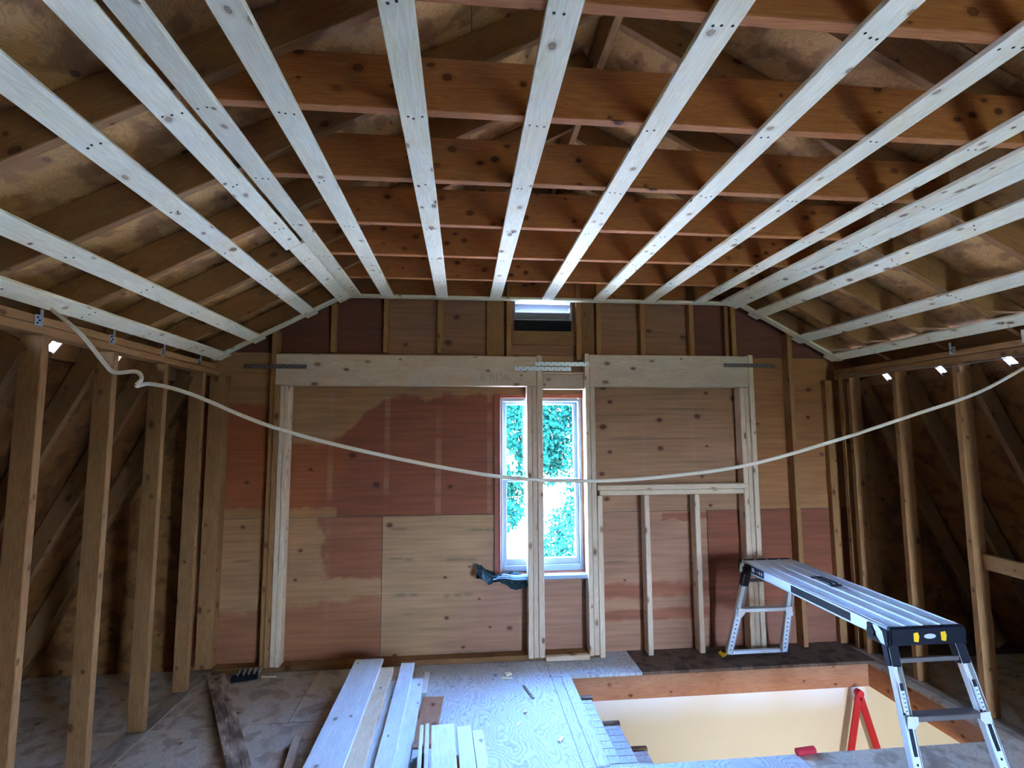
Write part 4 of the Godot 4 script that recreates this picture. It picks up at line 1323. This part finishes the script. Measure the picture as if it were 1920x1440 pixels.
func cable() -> void:
	var p := [Vector3(-2.352, 2.16, 1.66), Vector3(-2.17, 2.042, 1.75), Vector3(-2.071, 1.923, 1.75), Vector3(-2.028, 1.884, 1.75), Vector3(-1.96, 1.89, 1.73), Vector3(-1.936, 1.862, 1.73), Vector3(-1.948, 1.830, 1.74), Vector3(-1.912, 1.842, 1.70), Vector3(-1.762, 1.80, 1.68), Vector3(-1.443, 1.664, 1.65), Vector3(-1.018, 1.546, 1.62), Vector3(-0.473, 1.438, 1.60), Vector3(-0.053, 1.411, 1.60), Vector3(0.338, 1.426, 1.58), Vector3(0.75, 1.473, 1.56), Vector3(1.209, 1.584, 1.55), Vector3(1.642, 1.706, 1.53), Vector3(2.078, 1.831, 1.50), Vector3(2.379, 1.97, 1.497)]
	var s := shape()
	s.tube(smooth(p), 0.006, 0.0085, 10)
	tag(obj("electric_cable", s, M.cable), "white electric cable sagging across the whole attic in front of the window", "cable")
	# thin old wire along the right plate
	var w := shape()
	w.tube(smooth([Vector3(2.375, 2.09, 0.20), Vector3(2.372, 2.045, 0.45), Vector3(2.372, 2.065, 0.75), Vector3(2.374, 2.05, 0.90), Vector3(2.374, 2.03, 1.09), Vector3(2.372, 2.035, 1.35), Vector3(2.372, 2.03, 1.70)]), 0.003, -1.0, 6)
	tag(obj("thin_wire", w, M.louvre), "thin grey wire stapled along the tops of the right knee wall studs", "wire")


func litter() -> void:
	# dark bag on the left of the window sill
	var s := shape()
	var r := RandomNumberGenerator.new()
	r.seed = 5
	var nx := 18
	var nz := 8
	var grid := []
	for i in nx + 1:
		var row := []
		for j in nz + 1:
			var u := float(i) / nx
			var v := float(j) / nz
			var x := lerpf(-0.52, -0.146, u)
			var droop := -0.05 * v * v if u > 0.2 else -0.015 * v
			row.append(Vector3(x + r.randf_range(-0.006, 0.006), 0.60 + 0.028 * sin(u * 9.0 + v * 4.0) * (1.0 - u * 0.5) + droop + 0.02 * sin(v * PI) - 0.045 * u + (0.02 if u < 0.15 else 0.0) + r.randf_range(-0.007, 0.007), 0.012 + 0.10 * v + r.randf_range(-0.004, 0.004)))
		grid.append(row)
	for i in nx:
		for j in nz:
			var a: Vector3 = grid[i][j]; var b: Vector3 = grid[i + 1][j]; var d: Vector3 = grid[i + 1][j + 1]; var e: Vector3 = grid[i][j + 1]
			var n := (d - a).cross(b - a).normalized()
			if n.y < 0.0:
				n = -n
			s.quad(a, b, d, e, n, Vector2.ZERO, Vector2.RIGHT, Vector2.ONE, Vector2.UP)
			var dn := Vector3(0, -0.006, 0)
			s.quad(a + dn, b + dn, d + dn, e + dn, -n, Vector2.ZERO, Vector2.RIGHT, Vector2.ONE, Vector2.UP)
	var bag := thing("crumpled_bag", "crumpled dark green bag on the left end of the window sill", "bag")
	obj("bag_body", s, M.cloth, bag)
	var p := shape()
	for k in 3:
		p.tube(smooth([Vector3(-0.40 + 0.03 * k, 0.567 + 0.012 * k, 0.118), Vector3(-0.32, 0.577 + 0.012 * k, 0.125), Vector3(-0.24, 0.563 + 0.014 * k, 0.122), Vector3(-0.152, 0.568 + 0.012 * k, 0.118)]), 0.010, 0.003, 6)
	obj("pale_fold", p, M.cloth_pale, bag)
	# clip of nails on the left
	var nl := thing("nail_strip", "black strip of collated nails on the floor by the left corner", "nails", Vector3(-2.06, FY, 0.19))
	var b := shape()
	b.box(Transform3D(Basis(Vector3.UP, 0.25), Vector3(-0.02, 0.022, 0)), Vector3(0.16, 0.032, 0.05), 0.004)
	obj("holder", b, M.black, nl)
	var sp := shape()
	for k in 5:
		var c := Vector3(-0.06 + 0.032 * k, 0.035, 0.015 - 0.008 * k)
		sp.tube([c, c + Vector3(0.014, 0.040, -0.005)], 0.006, -1.0, 6)
	obj("nails", sp, M.louvre, nl)
	var ch := shape()
	ch.box(Transform3D(Basis(Vector3.UP, -0.1), Vector3(0.13, 0.008, -0.02)), Vector3(0.10, 0.008, 0.018), 0.002)
	obj("wood_sliver", ch, M.pine, nl)
	# chips on the bright plywood
	var spots := [[-0.31, 0.30, 0.045, 0.016, 0.035, 0.4, "small cube of scrap wood on the grey plywood near the wall", "pine"], [-0.32, 0.345, 0.075, 0.006, 0.022, -0.2, "curled wood chip beside the scrap cube", "pine"], [-0.20, 0.54, 0.016, 0.006, 0.17, 0.25, "dark splinter lying on the grey plywood", "dirty"], [-0.25, 0.78, 0.022, 0.012, 0.018, 0.7, "tiny pale chip in the middle of the grey plywood", "pine"], [-0.30, 0.89, 0.012, 0.004, 0.05, -0.6, "thin pale sliver in the middle of the grey plywood", "pine"], [-0.09, 1.06, 0.05, 0.008, 0.02, 0.9, "small pale scrap near the stairwell edge", "pine"]]
	for q in spots:
		var o := shape()
		o.box(Transform3D.IDENTITY, Vector3(q[2], q[3], q[4]), 0.002, roff())
		tag(obj("wood_chip", o, M[q[7]], null, Transform3D(Basis(Vector3.UP, q[5]), Vector3(q[0], FY + q[3] * 0.5 + 0.0005, q[1]))), q[6], "wood chip")
